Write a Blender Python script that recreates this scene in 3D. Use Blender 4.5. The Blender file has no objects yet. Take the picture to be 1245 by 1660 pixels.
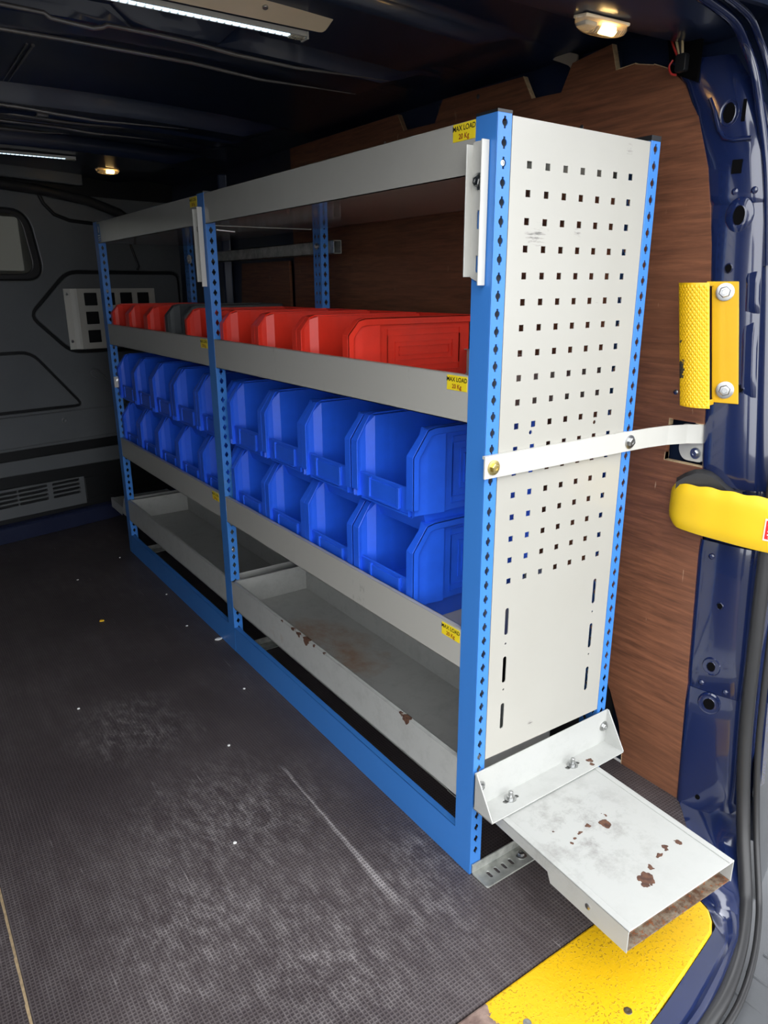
import bpy, bmesh, math, random
from mathutils import Vector, Matrix
from mathutils.geometry import delaunay_2d_cdt
random.seed(7)
S = bpy.context.scene
COL = S.collection

# ------------------------------------------------------------------ camera, sky, exposure
cam = bpy.data.cameras.new('camera'); co = bpy.data.objects.new('camera', cam); COL.objects.link(co)
cam.sensor_fit = 'VERTICAL'; cam.sensor_height = 24.0; cam.lens = 1178.57 / 1660 * 24.0
cam.clip_start = 0.02; cam.clip_end = 200
co.location = (-0.7612, -0.8221, 1.0644)
co.rotation_euler = (1.2690, 0.0044, -0.6069)
S.camera = co

world = bpy.data.worlds.new('overcast_sky'); S.world = world; world.use_nodes = True
wn = world.node_tree.nodes; wl = world.node_tree.links
bg = wn['Background']; bg.inputs['Color'].default_value = (0.95, 0.97, 1.0, 1); bg.inputs['Strength'].default_value = 4.7

S.view_settings.view_transform = 'Standard'; S.view_settings.look = 'None'
S.view_settings.gamma = 1.0; S.view_settings.use_curve_mapping = False
S.view_settings.exposure = 0.0

# ------------------------------------------------------------------ materials
def lin(c):
    return tuple(((v/255)/12.92 if v/255 <= .04045 else ((v/255+.055)/1.055)**2.4) for v in c) + (1.0,)

class NT:
    def __init__(s, name):
        s.m = bpy.data.materials.new(name); s.m.use_nodes = True
        s.t = s.m.node_tree; s.b = s.t.nodes['Principled BSDF']; s._c = None
    def n(s, kind, **kw):
        x = s.t.nodes.new(kind)
        for k, v in kw.items(): setattr(x, k, v)
        return x
    def l(s, a, b): s.t.links.new(a, b)
    def co(s):
        if s._c is None: s._c = s.n('ShaderNodeTexCoord').outputs['Object']
        return s._c
    def mapped(s, scale, rot=(0, 0, 0), loc=(0, 0, 0)):
        m = s.n('ShaderNodeMapping'); m.inputs['Scale'].default_value = scale; m.inputs['Rotation'].default_value = rot
        m.inputs['Location'].default_value = loc; s.l(s.co(), m.inputs['Vector']); return m.outputs[0]
    def noise(s, scale=5, detail=4, rough=.5, vec=None, dist=0):
        x = s.n('ShaderNodeTexNoise'); x.inputs['Scale'].default_value = scale; x.inputs['Detail'].default_value = detail
        x.inputs['Roughness'].default_value = rough; x.inputs['Distortion'].default_value = dist
        s.l(vec if vec is not None else s.co(), x.inputs['Vector']); return x.outputs['Fac']
    def ramp(s, fac, a, b, ca=(0, 0, 0, 1), cb=(1, 1, 1, 1)):
        r = s.n('ShaderNodeValToRGB'); r.color_ramp.elements[0].position = a; r.color_ramp.elements[1].position = b
        r.color_ramp.elements[0].color = ca; r.color_ramp.elements[1].color = cb; s.l(fac, r.inputs[0]); return r.outputs[0]
    def mix(s, fac, a, b):
        x = s.n('ShaderNodeMix', data_type='RGBA')
        for i, v in ((0, fac), (6, a), (7, b)):
            if hasattr(v, 'is_output'): s.l(v, x.inputs[i])
            else: x.inputs[i].default_value = v
        return x.outputs[2]
    def math(s, op, a, b=0.0, c=None):
        x = s.n('ShaderNodeMath', operation=op)
        for i, v in ((0, a), (1, b), (2, c)):
            if v is None: continue
            if hasattr(v, 'is_output'): s.l(v, x.inputs[i])
            else: x.inputs[i].default_value = v
        return x.outputs[0]
    def bump(s, h, strength=.2, dist=.002):
        x = s.n('ShaderNodeBump'); x.inputs['Strength'].default_value = strength; x.inputs['Distance'].default_value = dist
        s.l(h, x.inputs['Height']); s.l(x.outputs[0], s.b.inputs['Normal'])
    def col(s, v):
        if hasattr(v, 'is_output'): s.l(v, s.b.inputs['Base Color'])
        else: s.b.inputs['Base Color'].default_value = v
    def rough(s, v):
        if hasattr(v, 'is_output'): s.l(v, s.b.inputs['Roughness'])
        else: s.b.inputs['Roughness'].default_value = v
    def spots(s, pts, jitter=.008, jscale=90, soft=0):
        """1 inside ragged spots (x,y,z,radius) in object space"""
        nz = s.n('ShaderNodeTexNoise'); nz.inputs['Scale'].default_value = jscale; s.l(s.co(), nz.inputs['Vector'])
        v = s.n('ShaderNodeVectorMath', operation='MULTIPLY_ADD'); s.l(nz.outputs['Color'], v.inputs[0])
        v.inputs[1].default_value = (jitter*2,)*3; 
        v2 = s.n('ShaderNodeVectorMath', operation='ADD'); s.l(s.co(), v2.inputs[0]); v2.inputs[1].default_value = (-jitter,)*3
        s.l(v2.outputs[0], v.inputs[2])
        acc = None
        for (x, y, z, r) in pts:
            d = s.n('ShaderNodeVectorMath', operation='DISTANCE'); s.l(v.outputs[0], d.inputs[0]); d.inputs[1].default_value = (x, y, z)
            k = s.math('LESS_THAN', d.outputs['Value'], r) if not soft else s.math('POWER', s.math('MAXIMUM', s.math('SUBTRACT', 1.0, s.math('DIVIDE', d.outputs['Value'], r)), 0.0), soft)
            acc = k if acc is None else s.math('MAXIMUM', acc, k)
        return acc

def simple(name, rgb, rough=.5, metal=0, var=.06, vscale=6, bump=0, bscale=60, coat=0, spec=.5):
    t = NT(name); c = lin(rgb)
    if var:
        d = tuple(max(0, v*(1-var*3)) for v in c[:3]) + (1,)
        t.col(t.mix(t.ramp(t.noise(vscale, 5, .6), .35, .7), d, c))
    else: t.col(c)
    t.b.inputs['Metallic'].default_value = metal; t.rough(rough)
    t.b.inputs['Coat Weight'].default_value = coat; t.b.inputs['Coat Roughness'].default_value = .06
    t.b.inputs['Specular IOR Level'].default_value = spec
    if bump: t.bump(t.noise(bscale, 3), bump, .001)
    return t.m

def scuffed(name, rgb, scuff, rough=.35, amount=.62, coat=0):
    t = NT(name)
    n1 = t.noise(9, 8, .7, t.mapped((1, 1, .35)))
    n2 = t.noise(60, 3, .6)
    k = t.math('MULTIPLY', t.ramp(n1, amount, amount+.1), t.ramp(n2, .5, .62))
    t.col(t.mix(k, lin(rgb), lin(scuff))); t.rough(t.math('MULTIPLY_ADD', n1, .15, rough-.07))
    t.b.inputs['Coat Weight'].default_value = coat; t.b.inputs['Coat Roughness'].default_value = .1
    return t.m

MAT = {}
MAT['blue_paint'] = scuffed('blue_enamel_paint', (58, 122, 198), (112, 152, 185), .36, .6)
MAT['grey_paint'] = scuffed('pale_grey_enamel', (174, 172, 164), (122, 119, 112), .3, .63, coat=.25)
MAT['grey_gloss'] = simple('pale_grey_gloss_enamel', (172, 170, 162), .13, var=.02, coat=.3)
MAT['white_paint'] = scuffed('white_enamel', (188, 187, 180), (150, 147, 140), .35, .62)
MAT['blue_plastic'] = simple('blue_polypropylene', (38, 100, 238), .38, var=.05, vscale=14, bump=.06, bscale=240)
MAT['red_plastic'] = simple('red_polypropylene', (232, 54, 36), .36, var=.05, vscale=14, bump=.06, bscale=240)
MAT['grey_plastic'] = simple('dark_grey_polypropylene', (62, 66, 68), .45, var=.05, vscale=14)
MAT['navy'] = simple('navy_gloss_paint', (22, 34, 72), .18, var=.05, vscale=3, coat=1.0)
MAT['navy_roof'] = simple('navy_gloss_paint_dusty', (34, 46, 72), .30, var=.08, vscale=4, coat=.3)
MAT['bead'] = simple('glossy_navy_edge_glint', (104, 100, 98), .22, var=.1, vscale=20, coat=.8)  # navy paint made paler to stand in for light caught on the edges
MAT['navy_sill'] = simple('navy_satin_paint', (38, 44, 68), .22, var=.06, vscale=5, coat=.6)
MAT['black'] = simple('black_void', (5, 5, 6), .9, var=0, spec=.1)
MAT['rubber'] = simple('black_rubber', (44, 44, 45), .42, var=.06, vscale=9, bump=.08, bscale=150)
MAT['bulkhead'] = simple('charcoal_moulded_panel', (98, 101, 103), .42, var=.05, vscale=3, bump=.05, bscale=300)
MAT['bulkhead_dark'] = simple('black_groove', (17, 19, 21), .5, var=.05)
MAT['bumper'] = simple('grey_textured_plastic', (78, 80, 83), .5, var=.07, vscale=8, bump=.2, bscale=420)
MAT['zinc'] = simple('bright_zinc', (196, 197, 196), .28, metal=1, var=.08, vscale=60)
MAT['zinc_yellow'] = simple('yellow_passivated_zinc', (214, 196, 130), .3, metal=1, var=.08, vscale=60)
MAT['black_cap'] = simple('black_plastic_cap', (26, 27, 29), .4, var=0)
MAT['beige'] = simple('beige_painted_board', (246, 226, 192), .5, var=.03)
MAT['wire_red'] = simple('red_wire', (180, 50, 45), .4, var=0)
MAT['wire_beige'] = simple('beige_wire', (190, 170, 130), .4, var=0)
MAT['sticker_yellow'] = simple('yellow_sticker', (240, 214, 40), .35, var=.03, vscale=40)
MAT['sticker_blue'] = simple('blue_sticker', (30, 96, 150), .4, var=0)
MAT['ink_black'] = simple('black_ink', (22, 20, 14), .5, var=0)
MAT['ink_red'] = simple('dark_red_ink', (140, 40, 22), .5, var=0)
MAT['ink_white'] = simple('white_ink', (235, 235, 230), .5, var=0)
MAT['label_red'] = simple('red_label', (205, 30, 34), .4, var=0)
MAT['ply_edge'] = simple('raw_plywood_edge', (205, 178, 138), .8, var=.12, vscale=120)
MAT['foil'] = simple('pale_foam_sheet', (176, 168, 152), .6, var=.06)
MAT['asphalt'] = simple('grey_tarmac', (92, 91, 89), .9, var=.1, vscale=30)
MAT['crumb_white'] = simple('white_flake', (225, 225, 222), .7, var=0)
MAT['crumb_yellow'] = simple('yellow_flake', (230, 180, 30), .7, var=0)

def m_floor():
    t = NT('black_mesh_phenolic_board')
    sx = t.n('ShaderNodeSeparateXYZ'); t.l(t.co(), sx.inputs[0])
    P = 2*math.pi/.0066
    gx = t.math('SINE', t.math('MULTIPLY', sx.outputs[0], P)); gy = t.math('SINE', t.math('MULTIPLY', sx.outputs[1], P))
    grid = t.math('MAXIMUM', gx, gy)
    big = t.noise(2.0, 6, .6); mid = t.noise(9, 10, .75); fine = t.noise(90, 5, .75); str_ = t.noise(14, 8, .7, t.mapped((2.2, .5, 1), (0, 0, .15)))
    dust = t.math('MULTIPLY', t.ramp(big, .38, .70), t.ramp(str_, .40, .78))
    dust = t.math('MULTIPLY', dust, t.math('MULTIPLY_ADD', t.ramp(fine, .3, .7), .8, .2))
    scr = t.ramp(t.noise(30, 5, .6, t.mapped((1.6, .16, 1), (0, 0, .55))), .68, .74)
    scr2 = t.ramp(t.noise(30, 5, .6, t.mapped((1.9, .15, 1), (0, 0, -.3), (3, 1, 0))), .69, .74)
    specks = t.ramp(t.noise(150, 2, .5), .765, .79)
    f = t.math('DIVIDE', t.math('SUBTRACT', .50, sx.outputs[1]), .50)
    wob = t.math('MULTIPLY_ADD', t.noise(26, 3, .5), .006, -.003)
    wid = t.math('MULTIPLY_ADD', t.math('POWER', t.math('MAXIMUM', f, 0.001), 3.5), .014, .0042)
    dx = t.math('ABSOLUTE', t.math('ADD', t.math('ADD', t.math('SUBTRACT', sx.outputs[0], -.140), t.math('MULTIPLY', f, .010)), wob))
    line = t.math('POWER', t.math('SUBTRACT', 1.0, t.math('MINIMUM', t.math('DIVIDE', dx, wid), 1.0)), .7)
    on = t.math('MULTIPLY', t.ramp(f, .0, .06), t.math('SUBTRACT', 1.0, t.ramp(f, .82, 1.0)))
    line = t.math('MULTIPLY', t.math('MULTIPLY', line, on), t.math('MULTIPLY_ADD', t.ramp(fine, .3, .6), .7, .3))
    soft = t.spots([(-.37, .92, 0, .17), (-.34, .80, 0, .16), (-.43, .84, 0, .13), (-.30, .02, 0, .30), (-.45, .18, 0, .26), (-.10, .02, 0, .20), (-.05, .10, 0, .14), (-.30, .40, 0, .3)], .05, 9, soft=1.2)
    smear = t.math('MULTIPLY', soft, t.ramp(t.noise(34, 8, .8, t.mapped((1.3, .6, 1), (0, 0, .5))), .46, .74))
    wear = t.math('ADD', t.math('ADD', t.math('MULTIPLY', dust, .34), t.math('MULTIPLY', t.math('MAXIMUM', scr, scr2), .28)), t.math('ADD', t.math('MULTIPLY', line, .62), t.math('ADD', t.math('MULTIPLY', specks, .7), t.math('MULTIPLY', smear, .6))))
    wear = t.math('MINIMUM', wear, 1.0)
    topw = t.math('MULTIPLY', wear, t.math('MULTIPLY_ADD', t.ramp(grid, .0, .9), .75, .35))
    base = t.mix(t.ramp(big, .3, .7), lin((46, 39, 41)), lin((62, 54, 55)))
    base = t.mix(t.math('MULTIPLY', t.ramp(grid, .35, .98), .26), base, lin((124, 116, 114)))
    t.col(t.mix(topw, base, lin((190, 184, 182))))
    t.rough(t.math('MULTIPLY_ADD', mid, .25, .36))
    t.bump(t.math('ADD', grid, t.math('MULTIPLY', mid, .6)), .4, .0007)
    return t.m
MAT['floor'] = m_floor()

def m_ply():
    t = NT('brown_film_faced_plywood')
    g1 = t.noise(9, 8, .65, t.mapped((1, .9, 14)), .4); g2 = t.noise(60, 3, .6, t.mapped((1, .5, 10)))
    big = t.noise(2.6, 4, .6)
    c = t.mix(t.ramp(g1, .3, .72), lin((90, 58, 43)), lin((146, 95, 68)))
    c = t.mix(t.math('MULTIPLY', t.ramp(big, .4, .75), .4), c, lin((134, 90, 64)))
    c = t.mix(t.math('MULTIPLY', t.ramp(g2, .55, .7), .3), c, lin((92, 54, 36)))
    scr = t.ramp(t.noise(40, 3, .5, t.mapped((1, 3.2, .35))), .74, .76)
    c = t.mix(t.math('MULTIPLY', scr, .6), c, lin((200, 170, 140)))
    t.col(c); t.rough(.46); t.bump(g2, .12, .0008); return t.m
MAT['ply'] = m_ply()

def m_chipped(name, spots, rust=(66, 42, 32), paint=(172, 173, 169), smudge=.25, extra=None, centre=None):
    t = NT(name)
    k = t.spots(spots, .010, 70)
    sm = t.math('MULTIPLY', t.ramp(t.noise(22, 8, .75), .48, .75), smudge)
    if centre: sm = t.math('MULTIPLY', sm, t.math('MULTIPLY_ADD', t.spots([centre], .02, 10, soft=.8), 1.6, .15))
    c = t.mix(sm, lin(paint), lin((104, 100, 95)))
    if extra: c = extra(t, c)
    rc = t.mix(t.ramp(t.noise(120, 4), .35, .65), lin(rust), lin((98, 66, 48)))
    t.col(t.mix(k, c, rc)); t.rough(t.math('MULTIPLY_ADD', k, .4, .38))
    return t.m
MAT['tray_plate'] = m_chipped('chipped_pale_grey_enamel', [(.142, -.150, .148, .0065), (.17, -.165, .148, .010), (.186, -.147, .148, .005), (.125, -.285, .148, .013), (.108, -.292, .148, .007), (.148, -.272, .148, .006), (.185, -.265, .148, .0055), (.205, -.262, .148, .006), (.236, -.268, .148, .007), (.10, -.160, .148, .004), (.085, -.165, .148, .003), (.115, -.155, .148, .004), (.08, -.125, .148, .003)], smudge=.62, centre=(.13, -.15, .148, .14))
MAT['tray_bracket'] = m_chipped('chipped_pale_grey_bracket', [(.285, -.034, .154, .006), (.275, -.042, .154, .005)], smudge=.15)

def m_lip4():
    def stain(t, c):
        k = t.math('MULTIPLY', t.spots([(.10, .80, .15, .10), (.12, .74, .15, .10), (.10, .69, .15, .09), (.14, .68, .15, .09), (.13, .62, .15, .07), (.15, .56, .15, .06)], .06, 18, soft=.5), t.ramp(t.noise(14, 6, .7, t.mapped((1, .6, 1))), .34, .72))
        return t.mix(t.math('MULTIPLY', k, 1.0), c, lin((150, 100, 48)))
    return m_chipped('rust_stained_pale_grey_enamel', [(.0, .62, .232, .016), (.0, .69, .234, .009), (.0, .66, .232, .010), (.0, .58, .234, .007), (.0, .53, .234, .006), (0, .205, .233, .014), (0, .225, .232, .006), (.0, .75, .233, .007)], smudge=.28, extra=stain)
MAT['grey_worn'] = m_lip4()

def m_panel():
    t = NT('scuffed_pale_grey_panel')
    base = t.mix(t.math('MULTIPLY', t.ramp(t.noise(5, 6, .6), .45, .75), .12), lin((164, 162, 154)), lin((140, 136, 124)))
    k = t.math('MULTIPLY', t.spots([(.092, 0, 1.135, .022), (.075, 0, 1.133, .014), (.176, 0, 1.138, .010), (.285, 0, 1.271, .010), (.14, 0, .275, .008)], .012, 30, soft=.8), t.ramp(t.noise(80, 5, .7, t.mapped((.4, 1, 2.4))), .5, .62))
    k2 = t.ramp(t.noise(55, 4, .6, t.mapped((.25, 1, 1.6))), .73, .77)
    t.col(t.mix(t.math('MAXIMUM', k, t.math('MULTIPLY', k2, .35)), base, lin((62, 60, 58)))); t.rough(.32)
    t.b.inputs['Coat Weight'].default_value = .25; t.b.inputs['Coat Roughness'].default_value = .1; return t.m
MAT['panel_paint'] = m_panel()

def m_rust():
    t = NT('rusty_steel_edge'); a = t.noise(60, 6, .7); b = t.noise(170, 3, .6)
    c = t.mix(t.ramp(a, .4, .62), lin((84, 58, 40)), lin((128, 118, 102)))
    t.col(t.mix(t.ramp(b, .56, .64), c, lin((128, 72, 34)))); t.rough(.7); t.bump(b, .4, .001); return t.m
MAT['rust'] = m_rust()

def m_galv():
    t = NT('galvanised_steel'); a = t.noise(40, 5, .6)
    t.col(t.mix(t.ramp(a, .35, .7), lin((150, 152, 146)), lin((196, 198, 192)))); t.b.inputs['Metallic'].default_value = .6
    t.rough(.45); return t.m
MAT['galv'] = m_galv()

def m_yellow(name, rgb, wear=.0, ragged=False, grains=False):
    t = NT(name); a = t.noise(24, 6, .7)
    c = t.mix(t.ramp(t.noise(5, 5), .35, .7), lin(tuple(int(v*.95) for v in rgb)), lin(rgb))
    if grains:
        sp = t.ramp(t.noise(230, 2, .5), .58, .62); cl = t.ramp(t.noise(10, 4, .6), .34, .60)
        c = t.mix(t.math('MULTIPLY', t.math('MULTIPLY', sp, cl), .65), c, lin((120, 88, 14)))
        t.bump(t.math('ADD', t.math('MULTIPLY', sp, cl), t.noise(90, 3)), .6, .0012)
        w = t.ramp(t.noise(34, 6, .7), .73, .75); c = t.mix(w, c, lin((120, 96, 66)))
    if ragged:
        sx = t.n('ShaderNodeSeparateXYZ'); t.l(t.co(), sx.inputs[0])
        e = t.math('ADD', t.math('ADD', sx.outputs[0], t.math('MULTIPLY', sx.outputs[1], -.35)), t.math('MULTIPLY_ADD', a, .12, -.06))
        k = t.math('LESS_THAN', e, -.075)
        bare = t.mix(t.ramp(t.noise(40, 6), .35, .7), lin((92, 72, 66)), lin((150, 128, 116)))
        c = t.mix(k, c, bare)
    if wear: 
        c = t.mix(t.ramp(a, 1-wear, 1.02-wear), c, lin((90, 80, 60)))
    t.col(c); t.rough(.42); return t.m
MAT['yellow_floor'] = m_yellow('yellow_gritty_paint', (226, 178, 12), ragged=True, grains=True)
MAT['yellow'] = m_yellow('yellow_gloss_paint', (226, 176, 14))
MAT['yellow_plastic'] = m_yellow('yellow_moulded_plastic', (230, 188, 26))

def m_tread():
    t = NT('yellow_worn_diamond_tread')
    c = t.mix(t.spots([(.459, -.026, .905, .008), (.459, -.022, .915, .012), (.460, -.026, .925, .009), (.460, -.018, .965, .005), (.455, -.045, .95, .003)], .008, 160), lin((226, 178, 14)), lin((64, 60, 50)))
    t.col(c); t.rough(.4); return t.m
MAT['tread'] = m_tread()

def emit(name, rgb, strength):
    t = NT(name); t.col(lin(rgb)); t.b.inputs['Emission Color'].default_value = lin(rgb); t.b.inputs['Emission Strength'].default_value = strength; return t.m
MAT['led'] = emit('led_diodes', (215, 240, 255), 1.6)
MAT['bulb'] = emit('warm_bulb', (255, 214, 140), 14.0)

def m_lens():
    t = NT('clear_ribbed_lens'); t.col((1, .93, .8, 1)); t.b.inputs['Transmission Weight'].default_value = .85; t.rough(.18)
    t.b.inputs['IOR'].default_value = 1.3
    w = t.n('ShaderNodeTexWave'); w.inputs['Scale'].default_value = 60; t.l(t.co(), w.inputs['Vector']); t.bump(w.outputs['Fac'], .3, .001); return t.m
MAT['lens'] = m_lens()
def m_glass():
    t = NT('grey_tinted_glass'); t.col(lin((84, 84, 78))); t.b.inputs['Transmission Weight'].default_value = .35; t.rough(.12); return t.m
MAT['glass'] = m_glass()

# ------------------------------------------------------------------ mesh helpers
class MB:
    def __init__(s): s.v = []; s.f = []
    def add(s, vs, fs):
        o = len(s.v); s.v += [tuple(v) for v in vs]; s.f += [tuple(i+o for i in f) for f in fs]; return s
    def box(s, x0, x1, y0, y1, z0, z1):
        return s.add([(x0,y0,z0),(x1,y0,z0),(x1,y1,z0),(x0,y1,z0),(x0,y0,z1),(x1,y0,z1),(x1,y1,z1),(x0,y1,z1)],
                     [(3,2,1,0),(4,5,6,7),(0,1,5,4),(1,2,6,5),(2,3,7,6),(3,0,4,7)])
    def prism(s, pts, w0, w1, fn):
        """pts (u,v) polygon, extruded from w0 to w1; fn(u,v,w)->xyz"""
        n = len(pts); vs = [fn(u,v,w0) for u,v in pts] + [fn(u,v,w1) for u,v in pts]
        fs = [tuple(range(n-1,-1,-1)), tuple(range(n,2*n))] + [(i,(i+1)%n,(i+1)%n+n,i+n) for i in range(n)]
        return s.add(vs, fs)
    def plate(s, outer, holes, w0, w1, fn):
        loops = [outer] + holes; P = []; E = []
        for lp in loops:
            o = len(P); P += [Vector(p) for p in lp]; E += [(o+i, o+(i+1)%len(lp)) for i in range(len(lp))]
        vo, eo, fo, *_ = delaunay_2d_cdt(P, E, [], 0, 1e-7)
        def inside(p, poly):
            c = False; n = len(poly); x, y = p
            for i in range(n):
                x1, y1 = poly[i]; x2, y2 = poly[(i+1) % n]
                if (y1 > y) != (y2 > y) and x < (x2-x1)*(y-y1)/(y2-y1)+x1: c = not c
            return c
        bb = [(min(p[0] for p in h), max(p[0] for p in h), min(p[1] for p in h), max(p[1] for p in h)) for h in holes]
        tri = []
        for f in fo:
            cx = sum(vo[i][0] for i in f)/len(f); cy = sum(vo[i][1] for i in f)/len(f)
            if not inside((cx,cy), outer): continue
            if any(b[0] <= cx <= b[1] and b[2] <= cy <= b[3] and inside((cx,cy), h) for b, h in zip(bb, holes)): continue
            tri.append(tuple(f))
        n = len(vo)
        cnt = {}
        for f in tri:
            for i in range(len(f)):
                a, b = f[i], f[(i+1) % len(f)]; cnt[(a,b)] = cnt.get((a,b),0)+1
        side = [(a,b) for (a,b) in cnt if (b,a) not in cnt]
        vs = [fn(p[0],p[1],w0) for p in vo] + [fn(p[0],p[1],w1) for p in vo]
        fs = [tuple(reversed(f)) for f in tri] + [tuple(i+n for i in f) for f in tri] + [(a,b,b+n,a+n) for a,b in side]
        return s.add(vs, fs)
    def tube(s, path, r, n=10, closed=False, flat=1.0, caps=True):
        P = [Vector(p) for p in path]; m = len(P); rings = []
        t0 = (P[1]-P[0]).normalized(); up = Vector((0,0,1)) if abs(t0.z) < .9 else Vector((1,0,0))
        nrm = (up - t0*up.dot(t0)).normalized()
        for i in range(m):
            if closed: t = (P[(i+1)%m]-P[i-1]).normalized()
            elif i == 0: t = (P[1]-P[0]).normalized()
            elif i == m-1: t = (P[-1]-P[-2]).normalized()
            else: t = ((P[i+1]-P[i]).normalized()+(P[i]-P[i-1]).normalized()).normalized()
            nrm = (nrm - t*nrm.dot(t)).normalized(); b = t.cross(nrm)
            rr = r[i] if isinstance(r, (list,tuple)) else r
            rings.append([P[i]+nrm*math.cos(2*math.pi*k/n)*rr+b*math.sin(2*math.pi*k/n)*rr*flat for k in range(n)])
        vs = [v for g in rings for v in g]; fs = []
        for i in range(m if closed else m-1):
            j = (i+1) % m
            fs += [(i*n+k, i*n+(k+1)%n, j*n+(k+1)%n, j*n+k) for k in range(n)]
        if caps and not closed: fs += [tuple(range(n-1,-1,-1)), tuple(range((m-1)*n, m*n))]
        return s.add(vs, fs)
    def lathe(s, prof, c, axis, n=20):
        """prof list of (r, h) along axis from centre c"""
        a = Vector(axis).normalized(); u = a.orthogonal().normalized(); w = a.cross(u); c = Vector(c); vs = []; fs = []
        for r, h in prof: vs += [c+a*h+(u*math.cos(2*math.pi*k/n)+w*math.sin(2*math.pi*k/n))*r for k in range(n)]
        for i in range(len(prof)-1): fs += [(i*n+k, i*n+(k+1)%n, (i+1)*n+(k+1)%n, (i+1)*n+k) for k in range(n)]
        fs += [tuple(range(n-1,-1,-1)), tuple(range((len(prof)-1)*n, len(prof)*n))]
        return s.add(vs, fs)
    def grid(s, rows, thick=None):
        m = len(rows); n = len(rows[0]); vs = [p for r in rows for p in r]
        fs = [(i*n+j, i*n+j+1, (i+1)*n+j+1, (i+1)*n+j) for i in range(m-1) for j in range(n-1)]
        return s.add(vs, fs)
    def build(s, name, mat, parent=None, bevel=0, smooth=None, weld=False, seg=2, solid=0):
        me = bpy.data.meshes.new(name); me.from_pydata(s.v, [], s.f); me.update()
        bm = bmesh.new(); bm.from_mesh(me)
        if weld: bmesh.ops.remove_doubles(bm, verts=bm.verts, dist=1e-5)
        bmesh.ops.recalc_face_normals(bm, faces=bm.faces)
        if smooth is not None:
            for f in bm.faces: f.smooth = True
            for e in bm.edges:
                if len(e.link_faces) == 2 and e.calc_face_angle(0) > math.radians(smooth): e.smooth = False
        bm.to_mesh(me); bm.free()
        me.materials.append(MAT[mat] if isinstance(mat, str) else mat)
        o = bpy.data.objects.new(name, me); COL.objects.link(o)
        if parent is not None:
            o.parent = parent; o.matrix_parent_inverse = base_matrix(parent).inverted()
        if solid:
            q = o.modifiers.new('solid', 'SOLIDIFY'); q.thickness = solid; q.offset = -1
        if bevel:
            q = o.modifiers.new('bevel', 'BEVEL'); q.width = bevel; q.segments = seg; q.limit_method = 'ANGLE'; q.angle_limit = math.radians(40)
        return o

def base_matrix(o):
    m = o.matrix_basis.copy(); p = o.parent; inv = o.matrix_parent_inverse
    return m if p is None else base_matrix(p) @ inv @ m
XYZ = lambda u, v, w: (u, v, w)
ZUP_Y = lambda u, v, w: (w, u, v)      # u=y v=z w=x  (plates facing x)
ZUP_X = lambda u, v, w: (u, w, v)      # u=x v=z w=y  (plates facing y)
def rrect(u0, u1, v0, v1, r, seg=4):
    out = []
    for cx, cy, a in ((u1-r, v1-r, 0), (u0+r, v1-r, 90), (u0+r, v0+r, 180), (u1-r, v0+r, 270)):
        for k in range(seg+1):
            t = math.radians(a+90*k/seg); out.append((cx+r*math.cos(t), cy+r*math.sin(t)))
    return out
def circ(u, v, r, n=12): return [(u+r*math.cos(2*math.pi*k/n), v+r*math.sin(2*math.pi*k/n)) for k in range(n)]
def rnd(poly, r, seg=4):
    """round the corners of a polygon"""
    out = []; n = len(poly)
    for i in range(n):
        p = Vector(poly[i]); a = Vector(poly[i-1])-p; b = Vector(poly[(i+1) % n])-p
        d = min(r, a.length*.45, b.length*.45); A = p+a.normalized()*d; B = p+b.normalized()*d
        for k in range(seg+1):
            t = k/seg; out.append(tuple((1-t)**2*A+2*t*(1-t)*p+t*t*B))
    return out
def tag(o, label=None, cat=None, group=None, kind=None):
    if label: o['label'] = label
    if cat: o['category'] = cat
    if group: o['group'] = group
    if kind: o['kind'] = kind
    return o
def thing(name, loc, label, cat, group=None):
    o = bpy.data.objects.new(name, None); COL.objects.link(o); o.location = loc; o.empty_display_size = .05
    return tag(o, label, cat, group)
def struct(o, label=None): return tag(o, label, kind='structure')
def text_mesh(body, size, name, mat, fn, parent, thick=.0003):
    """flat lettering; fn(u,v,w) maps text plane to the world"""
    cu = bpy.data.curves.new('lettering', 'FONT'); cu.body = body; cu.size = size; cu.align_x = 'CENTER'; cu.align_y = 'CENTER'
    cu.extrude = 0; cu.offset = size*.022
    t = bpy.data.objects.new('lettering', cu); COL.objects.link(t)
    dg = bpy.context.evaluated_depsgraph_get(); me = bpy.data.meshes.new_from_object(t.evaluated_get(dg))
    b = MB(); b.add([fn(v.co.x, v.co.y, 0) for v in me.vertices], [tuple(p.vertices) for p in me.polygons])
    bpy.data.objects.remove(t); bpy.data.curves.remove(cu); bpy.data.meshes.remove(me)
    return b.build(name, mat, parent)
def bolt(parent, c, axis, r=.008, mat='zinc', name='bolt', washer=True):
    b = MB(); h0 = 0
    if washer: b.lathe([(r*1.55, 0), (r*1.55, .0018), (r*1.3, .0022)], c, axis, 20); h0 = .002
    b.lathe([(r, h0), (r, h0+r*.55), (r*.86, h0+r*.7), (r*.5, h0+r*.72), (r*.45, h0+r*.55)], c, axis, 6 if washer else 12)
    return b.build(name, mat, parent, smooth=35)

def smooth_path(P, n=6):
    P = [Vector(p) for p in P]; out = []
    for i in range(len(P)-1):
        p0 = P[max(i-1, 0)]; p1 = P[i]; p2 = P[i+1]; p3 = P[min(i+2, len(P)-1)]
        for k in range(n):
            t = k/n; out.append(.5*((2*p1)+(-p0+p2)*t+(2*p0-5*p1+4*p2-p3)*t*t+(-p0+3*p1-3*p2+p3)*t**3))
    return out+[P[-1]]

H = 1.291; D = .362; LM = 1.073; LF = 2.117; PW = .044; FW = .027
SH = [(1.217, 1.2895), (.8547, .9298), (.4173, .4928), (.1474, .2321)]      # shelf floor, lip top

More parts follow.
